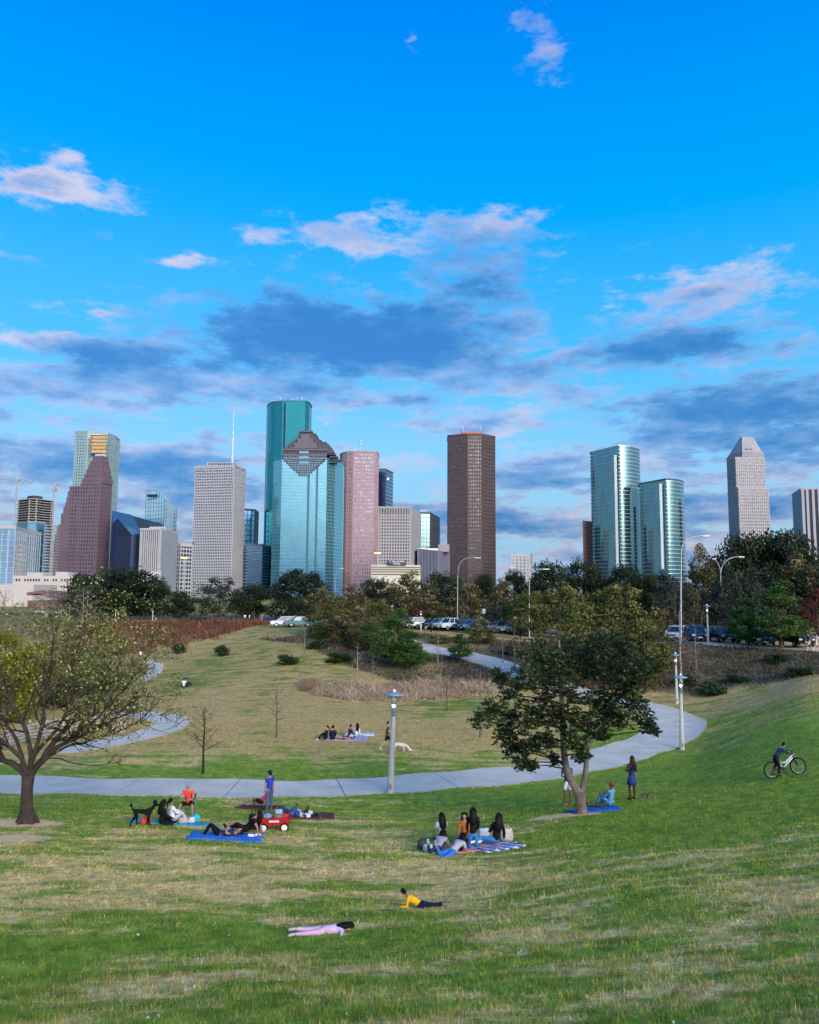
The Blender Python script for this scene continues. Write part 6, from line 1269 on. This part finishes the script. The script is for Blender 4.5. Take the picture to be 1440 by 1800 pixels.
for (u, vb, vt, lab, ll_) in [(686, 1394, 1212, 'nearest concrete lamp post with disc shade, at the edge of the main path', .035), (1199, 1318, 1184, 'lit lamp post at the outside of the path bend, nearer of the two', .01), (1190, 1236, 1147, 'lit lamp post behind the one at the path bend', 0), (1245, 1131.5, 1062, 'lit lamp post in front of the parked dark red car', 0), (740, 1109, 1074, 'lamp post in front of the white pickup', 0), (689, 1108, 1064, 'lamp post above the larger pine', 0),
                         (157, None, 1040, 'lamp post among the grey bare trees, farthest left', 0), (207, None, 1073, 'small lamp under the left side of the big oak', 0), (272, None, 1073, 'small lamp under the right side of the big oak', 0), (126, None, 1063, 'small lamp beside the pavilion', 0), (463, None, 1080, 'small lamp under the oaks above the russet grass', 0)]:
    if vb: p = ground(u, vb)
    else: d_ = 156; x = at(u, 1000, d_).x; p = Vector((x, d_, tz(x, d_)))
    if proto_l is None: t = proto_l = make_lamp()
    else: t = copy_tree(proto_l)
    s = (at(u, vt, p.y).z-p.z)/5.03; t.location = p; t.scale = (max(s, .8), max(s, .8), s); t.rotation_euler = (0, ll_, 0); tag(t, lab, 'lamp post', gl)
galv = mat('galvanised', (.34, .38, .40), .5, .4); head_m = mat('lamp_head', (.42, .46, .48), .5, .3)
def street_light(label, u, d, vb, path, heads, r=.09):
    p = at(u, 1100, d); z = tz(p.x, d); t = empty('street_light', (p.x, d, z), 0, label, 'street light', 'tall street lights'); o = Vector(t.location)
    for k, pts in enumerate(path):
        P = [at(a, b, d)-o for a, b in pts]
        if k == 0: P = [Vector((0, 0, -.1))]+P
        P = [Vector(q) for q in smooth_line([tuple(q) for q in P], .5)] if len(P) > 2 else P
        n = len(P); MB().tube(P, [r*(1-.45*i/(n-1)) if k == 0 else r*.55 for i in range(n)], 8).build('pole' if k == 0 else 'arm', galv, t, True)
    for (a, b, w) in heads:
        q = at(a, b, d)-o; L = w*d/F; MB().prism([(q.x-L/2, q.y-.12), (q.x+L/2, q.y-.16), (q.x+L/2, q.y+.16), (q.x-L/2, q.y+.12)], q.z-.07, q.z+.07).build('lamp_head', head_m, t)
street_light('curved single-arm street light in front of the brown tower', 804.5, 126, 0, [[(804.5, 1040), (805, 1010)], [(805, 1010), (807, 995), (813, 985), (824, 980.5), (838, 980)]], [(840, 980.5, 11)])
street_light('double-arm street light rising behind the olive trees', 930.5, 104, 0, [[(930.5, 1060), (931, 1018)], [(931, 1020), (928, 1008), (920, 1001), (906, 998)], [(931, 1020), (934, 1009), (942, 1002), (956, 1000)]], [(902, 997.5, 11), (960, 1000.5, 11)])
street_light('tallest straight street light pole with arm to the right, before the smaller curved tower', 1196.5, 91, 0, [[(1197, 1050), (1198, 962)], [(1198, 966), (1202, 954), (1212, 946), (1228, 942.5), (1238, 942)]], [(1241, 942, 13)], .13)
street_light('double-arm street light below the hipped tower', 1268, 110, 0, [[(1267.5, 1050), (1267, 1010)], [(1267, 1012), (1266, 1000), (1262, 990), (1256, 983)], [(1267, 1012), (1269, 998), (1275, 987), (1288, 980), (1300, 978)]], [(1303, 979, 10), (1255, 982.5, 6)])
street_light('small curved street light left of the pink tower', 589, 128, 0, [[(589, 1060), (589.5, 1020)], [(589.5, 1020), (591, 1008), (595, 1001), (600, 999)]], [(602, 999.5, 7)], .08)
ym = mat('sodium_glow', (1, .75, .2), .5, var=0, emit=(1, .68, .12, 6))
for (u, vt, d_, lab) in [(321, 981, 175, 'tall light mast with yellow floodlights before the small dark office block'), (663, 972.5, 175, 'tall light mast with yellow floodlights left of the hotel')]:
    p = at(u, 1090, d_); z = tz(p.x, d_); h = at(u, vt, d_).z-z; t = empty('light_mast', (p.x, d_, z), 0, lab, 'light mast', 'light masts with yellow lamps')
    MB().tube([(0, 0, -.2), (0, 0, h)], [.16, .09], 8).build('pole', galv, t); MB().box((0, 0, h), (1.3, .1, .08)).build('crossbar', galv, t)
    for x in (-.5, 0, .5): MB().box((x, -.1, h+.05), (.32, .22, .2)).build('floodlight', ym, t)
p = ground(851, 1108); t = empty('traffic_sign', p, 0, 'small rectangular traffic sign on a post behind the parked cars', 'sign'); hh = at(851, 1070, p.y).z-p.z
MB().tube([(0, 0, 0), (0, 0, hh)], .04, 6).build('post', galv, t); MB().box((0, -.05, hh-.4), (.5, .03, .75)).build('plate', mat('sign_plate', (.35, .42, .45), .5), t)
# slatted railing and stone pier behind the big tree
gp = [ground(u, v) for u, v in [(-20, 1330), (50, 1306), (110, 1293), (165, 1284), (203, 1277)]]; wood = mat('pale_slat', (.40, .40, .39), .7, var=.12, scale=4); FT = empty('fence', gp[2], 0, 'pale slatted railing behind the big bare tree', 'fence'); o = gp[2]
for i, (a, b) in enumerate(zip(gp, gp[1:])):
    nn = max(2, int((b-a).length/2.2))
    for k in range(nn):
        q0, q1 = a.lerp(b, k/nn), a.lerp(b, (k+1)/nn); e = q1-q0; rz = math.atan2(e.y, e.x); c = (q0+q1)/2-o
        MB().box((q0.x-o.x, q0.y-o.y, q0.z-o.z+.6), (.09, .09, 1.25), rz).build('post', wood, FT)
        for j in range(5):
            nrm = Vector((e.y, -e.x, 0)).normalized()*.06; MB().tube([q0-o+nrm+Vector((0, 0, .28+j*.21)), q1-o+nrm+Vector((0, 0, .28+j*.21))], .045, 4).build('slat', wood, FT)
p = ground(211, 1286); t = empty('stone_pier', p, .2, 'square beige stone pier at the end of the slatted railing', 'pier'); stn = mat('beige_stone', (.42, .36, .26), .85, var=.15, scale=2, bump=.3)
MB().box((0, 0, .5), (.95, .95, 1.0)).build('shaft', stn, t); MB().box((0, 0, 1.06), (1.1, 1.1, .12)).build('cap', stn, t)
# ------------------------------------------------------------------ parked cars
car_glass = mat('car_glass', (.02, .03, .04), .06, .2, var=0, spec=.8); lampc = mat('head_lamp', (.75, .78, .8), .15, .2, var=0); trim = mat('car_trim', (.02, .02, .022), .6); rimm = mat('wheel_rim', (.42, .43, .45), .35, .7); redl = mat('tail_lamp', (.4, .01, .01), .3, var=0)
PF = dict(suv=dict(L=4.75, belt=1.05, top=1.74, hood=[(2.36, .42), (2.38, .78), (2.26, .98), (1.25, 1.08)], cab=(1.2, .45, -2.0, -2.32), tail=[(-2.36, 1.08), (-2.40, .5)]),
          sedan=dict(L=4.7, belt=.92, top=1.45, hood=[(2.34, .36), (2.36, .64), (2.2, .80), (1.15, .92)], cab=(1.1, .25, -1.15, -1.85), tail=[(-2.2, .94), (-2.36, .85), (-2.38, .42)]),
          pickup=dict(L=5.5, belt=1.15, top=1.88, hood=[(2.72, .48), (2.75, .9), (2.62, 1.10), (1.5, 1.18)], cab=(1.4, .75, -.75, -1.0), tail=[(-2.72, 1.18), (-2.75, .55)]))
def make_car(kind, paint):
    s = PF[kind]; t = empty('parked_car', (0, 0, 0)); W = .92 if kind != 'pickup' else .98; bl = s['belt']
    poly = s['hood']+[(s['cab'][0]-.05, bl), (s['cab'][3]+.05, bl)]+s['tail']; n = len(poly)
    def sec(y, inset, dz): return [(x*(1-inset), y, z-dz*(z > .9*bl)) for x, z in poly]
    rows = [sec(-W, .025, .06), sec(-W+.09, 0, 0), sec(W-.09, 0, 0), sec(W, .025, .06)]; vs = [p for r in rows for p in r]
    fs = [(r*n+k, (r+1)*n+k, (r+1)*n+(k+1) % n, r*n+(k+1) % n) for r in range(3) for k in range(n)]+[tuple(range(n)), tuple(range(4*n-1, 3*n-1, -1))]
    MB().add(vs, fs).build('body', paint, t)
    a, b, c, d_ = s['cab']; tp = s['top']; wb, wt = W-.07, W-.24; z0 = bl-.02
    B8 = [(a, -wb, z0), (a, wb, z0), (d_, wb, z0), (d_, -wb, z0), (b, -wt, tp-.06), (b, wt, tp-.06), (c, wt, tp-.06), (c, -wt, tp-.06)]
    MB().add(B8, [(0, 1, 5, 4), (1, 2, 6, 5), (2, 3, 7, 6), (3, 0, 4, 7)]).build('windows', car_glass, t)
    r1, r2 = [(b+.06, -wt-.03), (b+.06, wt+.03), (c-.06, wt+.03), (c-.06, -wt-.03)], [(b-.15, -wt+.08), (b-.15, wt-.08), (c+.15, wt-.08), (c+.15, -wt+.08)]
    MB().add([(x, y, tp-.07) for x, y in r1]+[(x, y, tp) for x, y in r2], [(0, 1, 5, 4), (1, 2, 6, 5), (2, 3, 7, 6), (3, 0, 4, 7), (4, 5, 6, 7)]).build('roof', paint, t)
    for i in range(4): MB().tube([B8[i], B8[i+4]], .05, 5).build('pillar', paint, t)
    for sy in (-1, 1): MB().tube([((a+d_)/2*.6, sy*wb, z0), ((b+c)/2, sy*wt, tp-.06)], .045, 5).build('pillar', paint, t)
    hx = s['hood'][1][0]; hz = s['hood'][1][1]
    for sy in (-1, 1):
        MB().box((hx-.06, sy*(W-.24), hz+.05), (.16, .36, .15)).build('headlight', lampc, t); MB().box((-s['L']/2+.0, sy*(W-.18), hz+.12), (.1, .22, .28)).build('tail_light', redl, t)
        MB().box((a-.15, sy*(W+.06), bl+.06), (.14, .2, .14)).build('mirror', paint, t)
    MB().box((hx-.02, 0, hz-.04), (.08, .9, .22)).build('grille', trim, t); MB().box((hx-.03, 0, hz-.3), (.12, 1.6, .16)).build('bumper', trim, t); MB().box((hx+.03, 0, hz-.22), (.02, .5, .13)).build('number_plate', lampc, t)
    wx = s['L']*.29
    for sx in (wx, -wx):
        for sy in (-1, 1):
            w = MB().tube([(sx, sy*(W-.2), .35), (sx, sy*(W+.015), .35)], .35, 18).build('wheel', rub, t); MB().tube([(sx, sy*(W-.1), .35), (sx, sy*(W+.025), .35)], .22, 12).build('rim', rimm, w)
    if kind == 'pickup': MB().prism([(-2.6, -.8), (-1.1, -.8), (-1.1, .8), (-2.6, .8)], bl-.01, bl+.015).build('bed', trim, t)
    return t
def paint(n, c): return mat('paint_'+n, c, .25, .25, var=.03, spec=.6)
PT = dict(white=paint('white', (.68, .70, .72)), navy=paint('navy', (.02, .045, .10)), teal=paint('teal', (.10, .26, .32)), black=paint('black', (.012, .012, .015)), maroon=paint('maroon', (.09, .035, .035)), red=paint('red', (.38, .02, .02)), grey=paint('grey', (.20, .22, .25)), blue=paint('steel_blue', (.08, .15, .24)))
PR = {}
gk = 'cars parked along the street'
for (kd, pt, u, v, rz, lab) in [('suv', 'white', 1189, 1127, -PI/2-.55, 'white car parked beside the tall street light pole'), ('suv', 'navy', 1224, 1128, -PI/2-.15, 'dark blue SUV facing the camera left of the lit lamp'), ('suv', 'maroon', 1268, 1129, -PI/2, 'dark red-brown SUV facing the camera right of the lit lamp'), ('sedan', 'teal', 1212, 1117, 0, 'teal car in the row behind the white car on the right'), ('sedan', 'white', 1140, 1123, -PI/2-.5, 'white car half hidden behind the olive-green tree'), ('sedan', 'grey', 1342, 1134, -PI/2-.3, 'grey car behind the trunk of the large right-hand pine'), ('suv', 'black', 1400, 1137, -PI/2, 'black car near the right edge'), ('suv', 'black', 1320, 1133, -PI/2, 'black car behind the dark right-hand pine'),
                        ('pickup', 'white', 733, 1106, PI+.35, 'white pickup parked in front of the tallest sycamore'), ('sedan', 'red', 711, 1105, PI+.5, 'red car parked left of the white pickup'), ('suv', 'teal', 700, 1104, PI+.6, 'pale teal SUV parked left of the red car'), ('sedan', 'teal', 663, 1103, PI+.6, 'dark teal sedan parked above the pine tops'), ('sedan', 'black', 757, 1107, PI+.5, 'black car parked right of the white pickup'), ('suv', 'teal', 774, 1107, PI+.6, 'dark teal SUV parked in the middle of the row'), ('pickup', 'white', 793, 1108, PI+.7, 'white pickup at the middle of the parked row'), ('suv', 'navy', 811, 1108, PI+.6, 'dark navy SUV parked left of the blue-grey one'), ('suv', 'blue', 832, 1109, PI+.6, 'blue-grey SUV second from the right end of the row'), ('sedan', 'white', 852, 1111, PI+.3, 'white sedan at the right end of the parked row'),
                        ('suv', 'white', 578, 1103, PI+.4, 'white SUV half hidden by the first sycamore'), ('suv', 'white', 500, 1102, PI+.2, 'white car under the broad oak left of centre'), ('suv', 'teal', 525, 1102, PI+.3, 'pale teal van under the broad oak left of centre'), ('suv', 'grey', 880, 1112, PI+.3, 'grey SUV right of the white sedan'), ('sedan', 'white', 903, 1113, PI+.3, 'white sedan beyond the grey-green tree')]:
    if (kd, pt) not in PR: t = PR[kd, pt] = make_car(kd, PT[pt])
    else: t = copy_tree(PR[kd, pt])
    p = ground(u, v); t.location = (p.x, p.y, p.z+.05); t.rotation_euler = (0, 0, rz); tag(t, lab, 'car', gk)
